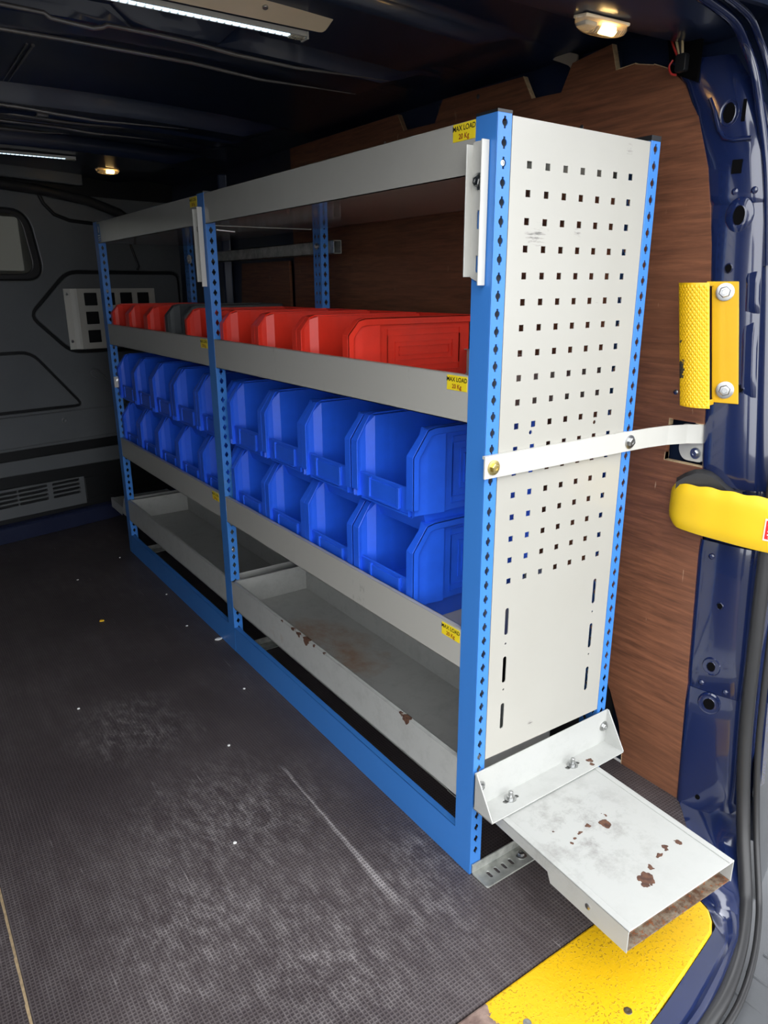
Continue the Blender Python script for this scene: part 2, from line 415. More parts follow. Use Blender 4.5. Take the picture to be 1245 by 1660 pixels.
# ------------------------------------------------------------------ setting: floor, ground, walls, roof
b = MB(); b.prism([(-.733, -.207), (.395, -.207), (.452, -.158), (.503, -.108), (.512, -.09), (.512, 2.9), (-.733, 2.9)], -.018, 0, XYZ); struct(b.build('floor', 'floor'), 'black mesh-textured floor board worn grey with dust')
b = MB(); b.box(-1.12, -.737, -.207, 2.9, -.02, -.003); struct(b.build('floor', 'floor'), 'narrow black floor board at the side with a chipped pale edge')
b = MB()
for i in range(60):
    y0 = -.2+i*.05; w = .0016+random.random()*.0022
    b.add([(-.7372,y0,-.0025),(-.7335-0*w,y0,.0006),(-.7335,y0+.05,.0006),(-.7372-w*.4,y0+.05,-.0025)], [(0,1,2,3)])
struct(b.build('trim_1', 'ply_edge'), 'pale chipped joint between the floor boards')
b = MB(); b.box(-12, 12, -22, -.45, -.66, -.6); b.box(-12, 12, -.45, 14, -.66, -.6); struct(b.build('ground', 'asphalt'), 'grey tarmac under the van')

def roof_z(x, y):
    z = 1.555 - .06*(x+.24)**2
    fade = max(0, min(1, (.40-x)/.12))
    for y0, y1, dz in ((.36, .60, .040), (.657, .793, .046), (1.397, 1.623, .045), (1.76, 1.84, .030), (2.02, 2.30, .045), (2.36, 2.9, .03)):
        e = .014
        k = max(0, min(1, (y-y0)/e, (y1-y)/e)); k = k*k*(3-2*k); z -= dz*k*fade
    for yb in (.63, .84, 1.50):     # narrow pressed beads
        z -= .010*fade*max(0, 1-((y-yb)/.010)**2)
    return z
ys = []
y = -.16
while y < 2.92: ys.append(y); y += .0045
xs = [-1.1+i*.055 for i in range(32)]
def jog(x): return .012*math.tanh((x+.31)*60) if x < -.19 else -.012*math.tanh((x+.10)*60)
b = MB(); b.grid([[(x, y, roof_z(x, y + (jog(x) if .55 < y < .9 else 0))) for x in xs] for y in ys])
ceil = struct(b.build('ceiling', 'navy_roof', smooth=50), 'dark navy painted steel van roof with pressed ribs')
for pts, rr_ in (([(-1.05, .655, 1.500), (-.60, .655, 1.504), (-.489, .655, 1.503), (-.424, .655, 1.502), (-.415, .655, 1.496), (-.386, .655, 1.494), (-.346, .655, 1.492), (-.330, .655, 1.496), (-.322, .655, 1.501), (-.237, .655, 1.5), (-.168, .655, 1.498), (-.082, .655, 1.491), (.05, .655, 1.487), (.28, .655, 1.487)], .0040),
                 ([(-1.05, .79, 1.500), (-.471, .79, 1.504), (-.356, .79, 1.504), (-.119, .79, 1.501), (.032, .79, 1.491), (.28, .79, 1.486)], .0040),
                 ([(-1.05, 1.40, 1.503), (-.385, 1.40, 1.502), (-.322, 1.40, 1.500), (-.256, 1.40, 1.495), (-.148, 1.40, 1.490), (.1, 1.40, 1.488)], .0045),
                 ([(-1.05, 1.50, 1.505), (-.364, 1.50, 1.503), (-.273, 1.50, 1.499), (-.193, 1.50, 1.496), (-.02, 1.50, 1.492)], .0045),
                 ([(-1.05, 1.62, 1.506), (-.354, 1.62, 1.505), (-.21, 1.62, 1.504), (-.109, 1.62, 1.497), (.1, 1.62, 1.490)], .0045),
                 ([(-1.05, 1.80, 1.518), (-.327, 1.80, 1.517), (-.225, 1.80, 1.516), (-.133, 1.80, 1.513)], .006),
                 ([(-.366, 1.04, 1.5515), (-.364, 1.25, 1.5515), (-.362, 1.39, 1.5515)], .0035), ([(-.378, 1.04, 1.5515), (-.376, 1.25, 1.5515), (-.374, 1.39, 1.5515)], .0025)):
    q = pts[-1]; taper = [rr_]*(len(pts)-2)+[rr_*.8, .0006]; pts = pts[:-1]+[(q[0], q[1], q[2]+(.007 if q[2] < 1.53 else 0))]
    b = MB(); b.tube(pts, taper, 10); b.build('pressed_rib', 'bead', ceil, smooth=60)  # pale tubes carry the bright glints along the roof rib edges
b = MB(); b.prism(rrect(-.30, -.27, 1.41, 1.44, .004), 1.488, 1.496, XYZ); b.build('bracket_tab', 'bead', ceil, bevel=.002)

# right side skin behind the plywood
b = MB()
b.grid([[(.545 + (.012 if (k % 2) else 0), yy, z) for yy in (-.07, .3, .8, 1.3, 1.8, 2.4, 2.9)] for k, z in enumerate((-.02, .35, .8, 1.2, 1.42, 1.56))])
wr = struct(b.build('wall_right', 'navy_roof', smooth=60), 'dark navy inner side of the van body')
for y0 in (.26, .70, 1.35, 2.2):
    b = MB(); b.prism([(.518, y0), (.55, y0-.02), (.55, y0+.10), (.518, y0+.08)], .0, 1.5, XYZ); b.build('frame_rib', 'navy_roof', wr, bevel=.006)
b = MB(); b.box(-1.16, -1.1, -.2, 2.95, -.05, 1.6); wlft = struct(b.build('wall_left', 'navy_roof'), 'dark navy far side of the van body')
# wheel arch hump
b = MB(); n = 14
rows = []
for i in range(n+1):
    a = math.pi*i/n; yy = .52-.44*math.cos(a); zz = .02+.40*math.sin(a)**.8
    rows.append([(.515, yy, zz), (.36, yy, zz), (.30, .52+(yy-.52)*.96, zz*.93), (.285, .52+(yy-.52)*.9, zz*.8), (.282, .52+(yy-.52)*.9, 0)])
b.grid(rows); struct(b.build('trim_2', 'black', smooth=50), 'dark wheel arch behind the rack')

# ------------------------------------------------------------------ bulkhead
TH = math.atan(.24); CT, ST = math.cos(TH), math.sin(TH)
BH = lambda u, v, w: (u*CT + w*ST, 2.692 + u*ST - w*CT, v)       # w towards the load space
b = MB(); b.plate([(-1.15, .0), (.62, .0), (.62, 1.56), (-1.15, 1.56)], [[(-.75, 1.13), (-.165, 1.13), (-.165, 1.34), (-.75, 1.34)]], -.03, -.004, BH)
wf = struct(b.build('wall_front', 'bulkhead_dark'), 'charcoal moulded bulkhead between cab and load space')
win_o = rnd([(-.80, 1.372), (-.135, 1.372), (-.095, 1.09), (-.80, 1.09)], .085, 8)
win_i = rnd([(-.77, 1.350), (-.170, 1.350), (-.138, 1.118), (-.77, 1.118)], .06, 8)
hexp = rnd([(-.005, 1.135), (-.195, .95), (-.03, .783), (.56, .772), (.56, 1.135)], .05)
trap = rnd([(-1.1, .812), (-.2, .806), (.010, .545), (-1.1, .56)], .05)
def inset(poly, d):
    c = Vector((sum(p[0] for p in poly)/len(poly), sum(p[1] for p in poly)/len(poly))); out = []
    n = len(poly)
    for i in range(n):
        a = Vector(poly[i-1]); p = Vector(poly[i]); q = Vector(poly[(i+1) % n])
        t = (q-a).normalized(); nn = Vector((-t.y, t.x))
        if nn.dot(c-p) < 0: nn = -nn
        out.append(tuple(p+nn*d))
    return out
b = MB(); b.plate([(-1.14, .395), (.60, .385), (.60, 1.44), (-1.14, 1.44)], [win_o, hexp, trap], 0, .012, BH); b.build('panel', 'bulkhead', wf, bevel=.004)
b = MB(); b.plate(inset(hexp, .016), [], 0, .012, BH); b.build('panel', 'bulkhead', wf, bevel=.004)
b = MB(); b.plate(inset(trap, .013), [], 0, .012, BH); b.build('panel', 'bulkhead', wf, bevel=.004)
b = MB(); b.prism([(-1.14, .545), (.60, .530), (.60, .40), (-1.14, .405)], .012, .024, BH); b.build('panel', 'bulkhead', wf, bevel=.006)
b = MB(); b.prism([(-1.14, .355), (.60, .34), (.60, .262), (-1.14, .300)], 0, .010, BH); b.build('panel', 'bulkhead', wf, bevel=.005)
slots = []
for u0 in (-.62, -.475, -.345, -.195):
    for k in range(4):
        slots.append(rrect(u0, u0+.126, .150+k*.0195, .161+k*.0195, .004, 2))
b = MB(); b.plate([(-1.14, .11), (-.045, .095), (-.045, .225), (-1.14, .245)], slots, 0, .012, BH); b.build('vent_panel', 'bulkhead', wf, bevel=.0015, seg=1)
b = MB(); b.prism([(-.04, .11), (.60, .09), (.60, .20), (-.04, .215)], -.002, .004, BH); b.build('panel', 'bulkhead_dark', wf, bevel=.004)
for u, v in ((-.107, .497), (-.42, .40)):
    b = MB(); b.lathe([(.013, .02), (.013, .027), (.009, .029), (.004, .026)], BH(u, v, 0), (BH(0,0,1)[0]-BH(0,0,0)[0], BH(0,0,1)[1]-BH(0,0,0)[1], 0), 16); b.build('rivet', 'bulkhead', wf, smooth=40)
def bead(pts, r, name, mat, par):
    b = MB(); b.tube([BH(u, v, .012) for u, v in pts], r, 8); return b.build(name, mat, par, smooth=60)
bead([(-.085, 1.44), (-.066, 1.397), (-.027, 1.357), (.037, 1.336), (.15, 1.329), (.5, 1.325)], .008, 'groove_seal', 'bulkhead_dark', wf)
bead([(.30, 1.30), (.315, 1.241), (.343, 1.155), (.335, 1.138)], .006, 'groove_seal', 'bulkhead_dark', wf)
bead([(.075, .665), (.058, .675), (.052, .695), (.066, .707), (.085, .70), (.12, .66), (.17, .61)], .006, 'groove_seal', 'bulkhead', wf)
b = MB(); b.tube([BH(u, v, .03) for u, v in ((-1.14, 1.475), (-.35, 1.462), (-.08, 1.446), (.12, 1.42), (.26, 1.38), (.36, 1.32))], .020, 12); b.build('edge_seal', 'rubber', wf, smooth=60)
b = MB(); b.prism([(-1.14, 1.50), (.1, 1.475), (.1, 1.53), (-1.14, 1.56)], .02, .05, BH)
b.build('top_rail', 'bulkhead', wf, bevel=.006)
# window in the bulkhead
b = MB(); b.plate(inset(win_o, .004), [win_i], .0, .010, BH); wd = struct(b.build('window_1', 'rubber', bevel=.005), 'bulkhead window with thick black rubber gasket')
b = MB(); b.plate(inset(win_o, .012), [], -.002, .006, BH); b.build('pane', 'glass', wd)
# navy sill at the foot of the bulkhead
b = MB(); b.prism([(0, .0), (.035, 0), (.03, .062), (.022, .07), (0, .078)], -1.15, .62, lambda w_, z, u: BH(u, z, w_)); struct(b.build('trim_3', 'navy_sill', bevel=.004), 'navy painted steel sill along the foot of the bulkhead')

# pale slotted panel screwed to the bulkhead
dp = thing('slotted_panel', BH(.2, .80, .012), 'pale grey steel panel with square cut-outs screwed to the charcoal bulkhead', 'panel')
holes = [rrect(.049+.086*i, .109+.086*i, .826+.08*j, .880+.08*j, .002, 1) for i in range(4) for j in range(3)]
b = MB(); b.plate([(.018, .800), (.398, .795), (.398, 1.058), (.018, 1.058)], holes, .034, .037, BH); b.build('face_plate', 'grey_paint', dp)
b = MB(); b.prism([(.022, .805), (.394, .80), (.394, 1.054), (.022, 1.054)], .0125, .016, BH); b.build('shade_sheet', 'bulkhead_dark', dp)  # added dark sheet standing in for the shadow behind the cut-outs
b = MB(); b.prism([(.018, .037), (.018, .034), (-.002, .016), (-.031, .016), (-.031, .013), (.0, .013)], .80, 1.058, lambda u, w_, z: BH(u, z, w_)); b.build('flange', 'white_paint', dp)
for v in (.835, 1.035): bolt(dp, BH(-.018, v, .016), (ST, -CT, 0), .006, name='screw', washer=False)

# ------------------------------------------------------------------ plywood lining
ply = thing('plywood_lining', (.51, .8, 0), 'brown plywood lining sheet on the van side behind the rack', 'plywood')
out = [(-.096, .0), (-.069, .592), (-.0565, .729), (.026, .729), (.026, .812), (-.0495, .812), (-.045, .866), (-.02, 1.129), (.005, 1.26), (.035, 1.346), (.066, 1.40), (.10, 1.432), (.139, 1.449), (.18, 1.459), (.223, 1.457), (.226, 1.4575), (.238, 1.505), (.336, 1.493), (.362, 1.445), (.446, 1.449), (.475, 1.497), (.751, 1.503), (.781, 1.455), (.912, 1.458), (.94, 1.502), (1.556, 1.503), (1.56, .40), (.92, .40), (.80, .37), (.60, .40), (.35, .38), (.19, .28), (.10, .17), (.068, .10), (.052, .03), (.05, .0)]
b = MB(); b.plate(out, [], .510, .522, ZUP_Y); b.build('sheet', 'ply', ply)
def edge_strip(pts, name='cut_edge'):
    b = MB()
    for (a, c) in zip(pts[:-1], pts[1:]): b.add([(.5095, a[0], a[1]), (.5225, a[0], a[1]), (.5225, c[0], c[1]), (.5095, c[0], c[1])], [(0, 1, 2, 3)])
    return b.build(name, 'ply_edge', ply, solid=.0014)
edge_strip([(.223, 1.4575), (.238, 1.505)]); edge_strip([(.446, 1.449), (.475, 1.497)]); edge_strip([(.912, 1.458), (.94, 1.502)])
edge_strip([(-.055, .729), (.026, .729), (.026, .745)]); edge_strip([(.026, .80), (.026, .812), (.018, .812)]); edge_strip([(-.032, .812), (-.048, .812)])
edge_strip([(.0505, .0), (.052, .03)]); edge_strip([(.223, 1.457), (.18, 1.459), (.139, 1.449), (.10, 1.432)])
for p in ((.018, .865), (.30, 1.37), (.62, 1.485), (1.0, 1.44), (1.4, 1.43)):
    b = MB(); b.lathe([(.005, 0), (.005, .001), (.003, .002)], (.51, p[0], p[1]), (-1, 0, 0), 12); b.build('screw', 'zinc', ply, smooth=40)
ply2 = thing('plywood_lining', (.515, 2, 0), 'dark far plywood sheet seen through the far bay above the red bins', 'plywood')
b = MB(); b.plate([(1.60, .45), (2.02, .45), (2.05, .8), (2.0, 1.15), (1.60, 1.15)], [], .512, .522, ZUP_Y); b.build('sheet', 'ply', ply2)
f = MB(); f.prism(rnd([(.409, 1.517), (.39, 1.523), (.365, 1.522), (.338, 1.512), (.341, 1.498), (.346, 1.478), (.361, 1.496), (.387, 1.508)], .006), .526, .532, ZUP_Y)
tag(f.build('foam_scrap', 'foil', bevel=.0015), 'pale foam scrap showing in the notch above the plywood', 'foam')

# ------------------------------------------------------------------ rear door pillar, header, sill, seals
PT = [(-.06,.500,-.105,.552,-.214),(0,.502,-.098,.548,-.206),(.05,.505,-.093,.543,-.204),(.27,.507,-.081,.538,-.188),(.32,.508,-.078,.530,-.186),(.61,.508,-.063,.528,-.170),(.87,.508,-.040,.528,-.137),(1.05,.508,-.025,.528,-.115),(1.195,.508,-.003,.528,-.097),(1.28,.508,.02,.528,-.078),(1.35,.507,.046,.530,-.048),(1.40,.502,.066,.532,-.026),(1.43,.495,.085,.535,-.008),(1.46,.48,.11,.535,.01)]
def pil(z):
    for a, c in zip(PT[:-1], PT[1:]):
        if a[0] <= z <= c[0]:
            t = (z-a[0])/(c[0]-a[0]); return [a[i]+(c[i]-a[i])*t for i in range(1, 5)]
    return PT[-1][1:]
def pil_pt(z, u, out=0.0):
    q = pil(z); L = Vector((q[0], q[1])); R_ = Vector((q[2], q[3])); d = (R_-L).normalized(); nn = Vector((d.y, -d.x))
    if nn.x > 0: nn = -nn
    p = L+(R_-L)*u+nn*out
    return Vector((p.x, p.y, z)), Vector((nn.x, nn.y, 0)), Vector((d.x, d.y, 0))
def pil_rows(z0, z1, n, off=0.0, vel=0.0):
    rows = []
    for i in range(n+1):
        z = z0+(z1-z0)*i/n; e = 0
        if i == 0 or i == n: e = -.004
        P, N, T = pil_pt(z, 0, off+e); Q, _, _ = pil_pt(z, 1, off+e); w = (Q-P).length; r = []
        r.append(P+N*(-.05)+T*.002); r.append(P+N*(-.016)-T*.001)
        for k in range(5):
            a = math.pi/2*k/4; r.append(P+N*(-.014*(1-math.sin(a)))+T*(.014*(1-math.cos(a))))
        for k in range(1, 7): r.append(P+T*(.014+(w-.022)*k/6)+N*(.0025*math.sin(math.pi*k/6)))
        r += [Q+N*(-.006)-T*.001, Q+N*(-.012)+T*.008, Q+N*(-.014)+T*.024, Q+N*(-.030)+T*.026, Q+N*(-.030)+T*.040, Q+N*(-.06)+T*.042]
        rows.append(r)
    return rows
pillar = thing('door_pillar', (.53, -.15, 0), 'glossy navy painted rear door pillar beside the plywood', 'pillar')
pillar['kind'] = 'structure'; pillar.name = 'trim_4'
del pillar['category']
for z0, z1, n, off in ((-.06, .272, 10, .0015), (.268, .588, 10, 0), (.70, 1.197, 14, .001), (1.196, 1.44, 26, 0)):
    b = MB(); b.grid(pil_rows(z0, z1, n, off)); b.build('pillar_panel', 'navy', pillar, smooth=55)
b = MB(); b.grid(pil_rows(.58, .71, 6, -.012)); b.build('pillar_panel', 'navy', pillar, smooth=55)
def pil_hole(z, u, rw, rh, rim=True, name='bolt_hole', dish=0):
    c, N, T = pil_pt(z, u, .003); Z = Vector((0, 0, 1)); n = 20
    ring = lambda a, c2, h: [c+N*h+T*(a*math.cos(2*math.pi*k/n))+Z*(c2*math.sin(2*math.pi*k/n)) for k in range(n)]
    if rim:
        b = MB(); rows = [ring(rw+dish, rh+dish, -.001), ring(rw+dish*.7+.001, rh+dish*.7+.001, .002), ring(rw+.002, rh+.002, .0005), ring(rw, rh, .0015), ring(rw-.0008, rh-.0008, -.001)]
        rows = [r+[r[0]] for r in rows]; b.grid(rows); b.build('hole_rim', 'navy', pillar, smooth=60)
    b = MB(); b.add(ring(rw, rh, .0012), [tuple(range(n))]); b.build(name, 'black', pillar)
pil_hole(.333, .46, .008, .010, True, dish=.010); pil_hole(.249, .46, .011, .0125, True, dish=.012)
pil_hole(.465, .52, .005, .006); pil_hole(.028, .38, .005, .006, False); pil_hole(1.091, .40, .006, .007); pil_hole(.884, .68, .006, .007, True)
pil_hole(1.178, .58, .010, .016, True, dish=.014); pil_hole(1.344, .64, .010, .016, True, dish=.006)
def pil_rect(z, u, hw, hh, mat='black', name='slot_hole', out=.0042):
    c, N, T = pil_pt(z, u, out); Z = Vector((0, 0, 1)); b = MB()
    b.add([c-T*hw-Z*hh, c+T*hw-Z*hh, c+T*hw+Z*hh, c-T*hw+Z*hh], [(0, 1, 2, 3)]); return b.build(name, mat, pillar)
pil_rect(1.345, .89, .003, .017); pil_rect(1.257, .60, .0085, .011); pil_rect(1.052, .79, .0025, .014)
for z, u in ((1.217, .52), (1.217, .85), (.29, .30), (.285, .72), (.56, .3)):
    c, N, T = pil_pt(z, u, .002); b = MB(); b.lathe([(.006, 0), (.0055, .001), (.002, .0022), (.001, .0022)], c, N, 14); b.build('spot_weld', 'navy', pillar, smooth=60)
# raised pad beside the grab handle and pressed loop round the upper hole
for (z0, z1, u0, u1) in ((1.015, 1.085, .70, .97), (.87, 1.0, .66, .95)):
    rows = []
    for j in range(7):
        z = z0+(z1-z0)*j/6; rr = []
        for i in range(7):
            e = .004*min(1, 1.6*min(i, 6-i), 1.6*min(j, 6-j)); rr.append(pil_pt(z, u0+(u1-u0)*i/6, .0015+e)[0])
        rows.append(rr)
    b = MB(); b.grid(rows); b.build('pressed_pad', 'navy', pillar, smooth=70)
b = MB(); b.tube([pil_pt(z, u, .003)[0] for z, u in ((1.375, .38), (1.385, .46), (1.38, .53), (1.35, .40), (1.32, .40), (1.305, .46), (1.30, .6), (1.30, .9))][3:], .004, 8); b.build('pressed_bead', 'navy', pillar, smooth=60)
b = MB(); b.tube([pil_pt(z, u, .001)[0] for z, u in ((1.372, .38), (1.35, .40), (1.32, .40))], .004, 8); b.build('pressed_bead', 'navy', pillar, smooth=60)

# header beam over the opening with rounded corner
prof = [(.20, 1.56), (.175, 1.525), (.145, 1.50), (.11, 1.472), (.08, 1.458), (.03, 1.455), (-.01, 1.46), (-.04, 1.478), (-.065, 1.482), (-.09, 1.462), (-.12, 1.452), (-.14, 1.47), (-.15, 1.56)]
rows = []
for i in range(40):
    x = -1.12+i*.043; dz = .012*max(0, (x-.25)/.3)
    rows.append([(x, y_ + (.0*x), z_+dz) for y_, z_ in prof])
b = MB(); b.grid(rows); head = struct(b.build('trim_5', 'navy_roof', smooth=60), 'glossy navy header over the rear opening')
pi_ = lambda z: pil_pt(z, 1.0, 0)[0]
b = MB()
for k in range(5): b.lathe([(.007, 0), (.0065, .0008)], (.10+k*.02, .0, 1.456), (0, 0, -1), 12)
# folded flange running down from the header to the pillar
fl = smooth_path([(.30, -.055, 1.478), (.387, -.045, 1.475), (.482, -.030, 1.468), (.535, -.022, 1.445), (.556, -.032, 1.405), (.561, -.048, 1.347), (.562, -.068, 1.277), (.562, -.083, 1.207), (.562, -.10, 1.10)])
fl = [p-Vector((.0255, .015, .0054)) for p in fl]
b = MB(); b.tube(fl, .008, 10); b.build('folded_flange', 'navy', head, smooth=60)
b = MB(); b.tube([p+Vector((.012, -.016, .006)) for p in fl], .006, 8); b.build('folded_flange', 'navy', head, smooth=60)

# threshold with gritty yellow paint
yp = [(-1.0, -.2085), (.296, -.2085), (.303, -.285), (.296, -.307), (.280, -.323), (.258, -.336), (.15, -.356), (.028, -.376), (-.25, -.40), (-1.0, -.41)]
b = MB(); b.prism(yp, -.020, .0, XYZ); th = tag(b.build('threshold_plate', 'yellow_floor', bevel=.004), 'gritty yellow painted threshold plate at the rear edge of the floor', 'step plate')
for x_, y_ in ((.02, -.345), (.13, -.25), (-.12, -.27)):
    b = MB(); b.lathe([(.0065, 0), (.0065, .0008), (.004, .0012), (.001, .0004)], (x_, y_, .0), (0, 0, 1), 14); b.build('screw', 'zinc', th, smooth=40)
seal = [(-1.0,-.178,1.470),(-.3,-.178,1.478),(.1,-.178,1.478),(.30,-.178,1.474),(.42,-.180,1.462),(.475,-.183,1.43),(.497,-.186,1.35),(.50,-.186,1.20),(.50,-.190,1.0),(.506,-.195,.83),(.508,-.200,.66),(.510,-.205,.48),(.512,-.217,.22),(.498,-.247,.045),(.455,-.290,-.05),(.410,-.318,-.073),(.335,-.352,-.083),(.234,-.385,-.075),(.14,-.402,-.07),(0,-.42,-.07),(-.4,-.44,-.07),(-1.1,-.44,-.07)]
sp = smooth_path(seal)
rs = bpy.data.objects.new('trim_6', None); COL.objects.link(rs); struct(rs, 'black rubber door seal curving round the opening')
b = MB(); b.tube(sp, .0125, 12); b.build('seal_bulb', 'rubber', rs, smooth=60)
sp2 = [p+Vector((.014, -.020, -.006)) for p in sp]
b = MB(); b.tube(sp2, .006, 10); b.build('seal_lip', 'rubber', rs, smooth=60)
# navy sill between the floor edge and the seal
inn = [(.52,-.085,.002),(.502,-.108,.001),(.452,-.158,.0),(.397,-.2065,-.001),(.304,-.2075,-.002),(.306,-.285,-.003),(.283,-.324,-.004),(.262,-.336,-.004),(.15,-.357,-.004),(.028,-.377,-.004),(-.25,-.401,-.004),(-1.0,-.411,-.004)]
outr = [(.565,-.20,.03),(.545,-.225,.02),(.515,-.25,.0),(.488,-.268,-.03),(.455,-.292,-.055),(.425,-.31,-.068),(.375,-.338,-.078),(.335,-.352,-.083),(.234,-.385,-.075),(.12,-.405,-.07),(-.25,-.432,-.07),(-1.0,-.44,-.07)]
rows = []
for a, c in zip(smooth_path(inn, 4), smooth_path(outr, 4)):
    a = Vector(a); c = Vector(c); rows.append([a+Vector((0, 0, -.02)), a, a.lerp(c, .25)+Vector((0, 0, -.010)), a.lerp(c, .5)+Vector((0, 0, -.012)), a.lerp(c, .62)+Vector((0, 0, -.001)), a.lerp(c, .85)+Vector((0, 0, -.006)), c])
b = MB(); b.grid(rows); struct(b.build('trim_7', 'navy', smooth=50), 'navy painted door sill around the yellow threshold')
# two unseen rear doors added to darken the pillar's reflection and trim side light
for nm, (ax, ay), (bx_, by_), lab in (('added_door_1', (-1.13, -.43), (-1.66, -.96), 'unseen navy rear door added on the left to shape the light'), ('added_door_2', (.68, -.34), (1.02, -1.02), 'unseen navy rear door added on the right to shape the light')):
    dv = Vector((bx_-ax, by_-ay)).normalized(); nv = Vector((-dv.y, dv.x)); L_ = (Vector((bx_, by_))-Vector((ax, ay))).length
    if nv.x*(-.24-ax) < 0: nv = -nv
    FD = lambda u, v, w_: (ax+dv.x*u+nv.x*w_, ay+dv.y*u+nv.y*w_, v)
    b = MB(); b.plate(rrect(0, L_, -.08, 1.5, .06), [], -.05, 0, FD); dd = struct(b.build(nm, 'navy', bevel=.006), lab)
    b = MB(); b.plate(rrect(.07, L_-.06, .05, .72, .05), [], 0, .012, FD); b.build('lining_panel', 'grey_plastic', dd, bevel=.004)
    b = MB(); b.plate(rrect(.07, L_-.06, .80, 1.40, .05), [], 0, .010, FD); b.build('upper_panel', 'navy', dd, bevel=.004)
# outside: body corner and ribbed bumper top
bp = thing('rear_bumper', (.3, -.55, -.6), 'ribbed grey plastic bumper top outside the door seal', 'bumper')
rows = []
for i in range(40):
    x = -1.2+i*.055
    yc = -.46+.03*(x+.24)**2 if x < .4 else -.448+(x-.4)*.9
    rows.append([(x, yc+.30, -.13), (x, yc, -.135), (x, yc-.10, -.150), (x, yc-.14, -.175), (x, yc-.15, -.30), (x, yc-.15, -.58)])
b = MB(); b.grid(rows); b.build('shell', 'bumper', bp, smooth=50)
for k in range(22):
    x = -.8+k*.058
    if x > .46: continue
    b = MB(); b.tube([(x, -.36, -.134), (x, -.55, -.146)], .0035, 6); b.build('rib', 'bumper', bp, smooth=60)
bc = bpy.data.objects.new('trim_8', None); COL.objects.link(bc); struct(bc, 'navy and grey outer body corner beside the seal')
b = MB(); b.grid([[(x, -.205+.35*(x-.56)-.02*math.sin((x-.56)*20), z) for x in (.54, .56, .575, .60, .66, .75, .9, 1.2)] for z in (.16, .4, .8, 1.2, 1.6)]); b.build('body_panel', 'navy', bc, smooth=60)
b = MB(); b.grid([[(x, -.225+.30*(x-.56)-.03*(1-z/.16)*0-.16*(.16-z), z) for x in (.53, .56, .60, .66, .75, .9)] for z in (-.14, -.05, .05, .12, .158)]); b.build('corner_trim', 'bumper', bc, smooth=60)

# ------------------------------------------------------------------ racking
rack = thing('shelving_rack', (.18, 1.06, 0), 'tall two-bay steel rack with blue uprights and pale grey shelves along the van side', 'shelving rack')
def keyhole(u, v):
    r = .0052; t = .0019; h = .0078; a0 = math.asin(t/r); pts = []
    for k in range(6): a = -math.pi/2+a0+(math.pi-2*a0)*k/5; pts.append((u+r*math.cos(a), v+r*math.sin(a)))
    pts += [(u+t, v+h), (u-t, v+h)]
    for k in range(6): a = math.pi/2+a0+(math.pi-2*a0)*k/5; pts.append((u+r*math.cos(a), v+r*math.sin(a)))
    pts += [(u-t, v-h), (u+t, v-h)]
    return pts
HZ = [1.2791-.0256*k for k in range(49)]
HZ = [z for z in HZ if z > .03]
def post(yp_, rear=False, full=True):
    b = MB(); zs = HZ
    if not rear:
        b.plate([(0, 0), (FW, 0), (FW, H), (0, H)], [keyhole(.0140, z) for z in zs], yp_, yp_+.0018, ZUP_X)
        b.box(0, .0018, yp_, yp_+PW, 0, H); b.box(.0018, .012, yp_+PW-.0018, yp_+PW, 0, H)
        b.tube([(.0012, yp_+.0012, 0), (.0012, yp_+.0012, H)], .00155, 8)
    else:
        x0 = D-.024
        b.plate([(x0, 0), (D, 0), (D, H-.004), (x0, H-.004)], [keyhole(D-.0115, z-.004) for z in zs], yp_, yp_+.0018, ZUP_X)
        b.plate([(yp_, 0), (yp_+PW, 0), (yp_+PW, H-.004), (yp_, H-.004)], [keyhole(yp_+.013, z-.004) for z in zs]+[keyhole(yp_+.032, z-.004) for z in zs], x0, x0+.0018, ZUP_Y)
        b.tube([(x0+.001, yp_+.001, 0), (x0+.001, yp_+.001, H-.004)], .0014, 8)
    o = b.build('post', 'blue_paint', rack, smooth=40)
    c = MB(); x0, x1 = (0, FW) if not rear else (D-.024, D)
    c.box(x0-.0004, x1+.0004, yp_-.0004, yp_+PW+.0004, H-(.004 if rear else 0), H+.004); c.build('post_cap', 'black_cap', o)
    return o
posts = [post(0), post(0, True), post(LM), post(LM, True), post(LF), post(LF, True)]
bolt(posts[0], (.0135, .004, 1.228), (0, -1, 0), .0045, washer=False)
bolt(posts[2], (.014, LM+.004, .325), (0, -1, 0), .005)
# end panel
ph = [[(.0651+.038*i-.0049, 1.2293-.038*j-.0049), (.0651+.038*i+.0049, 1.2293-.038*j-.0049), (.0651+.038*i+.0049, 1.2293-.038*j+.0049), (.0651+.038*i-.0049, 1.2293-.038*j+.0049)] for i in range(7) for j in range(18)]
for u in (.0655, .2935):
    for z0, z1 in ((.482, .533), (.388, .440), (.294, .346)): ph.append(rrect(u-.0042, u+.0042, z0, z1, .0041, 4))
    for z in (.465, .374): ph.append(circ(u, z, .0022, 8))
ph += [circ(.098, .836, .0036, 10), circ(.254, .836, .0036, 10)]
b = MB(); b.plate([(.0285, .243), (.336, .235), (.336, H-.006), (.0285, H-.002)], ph, .0, .0012, ZUP_X); b.build('end_panel', 'panel_paint', rack)
b = MB(); b.box(.030, .335, .0012, .022, H-.008, H-.006); b.box(.0285, .0297, .0012, .02, .245, H-.006); b.box(.335, .3362, .0012, .02, .245, H-.006); b.build('panel_return', 'grey_paint', rack)
t = MB()
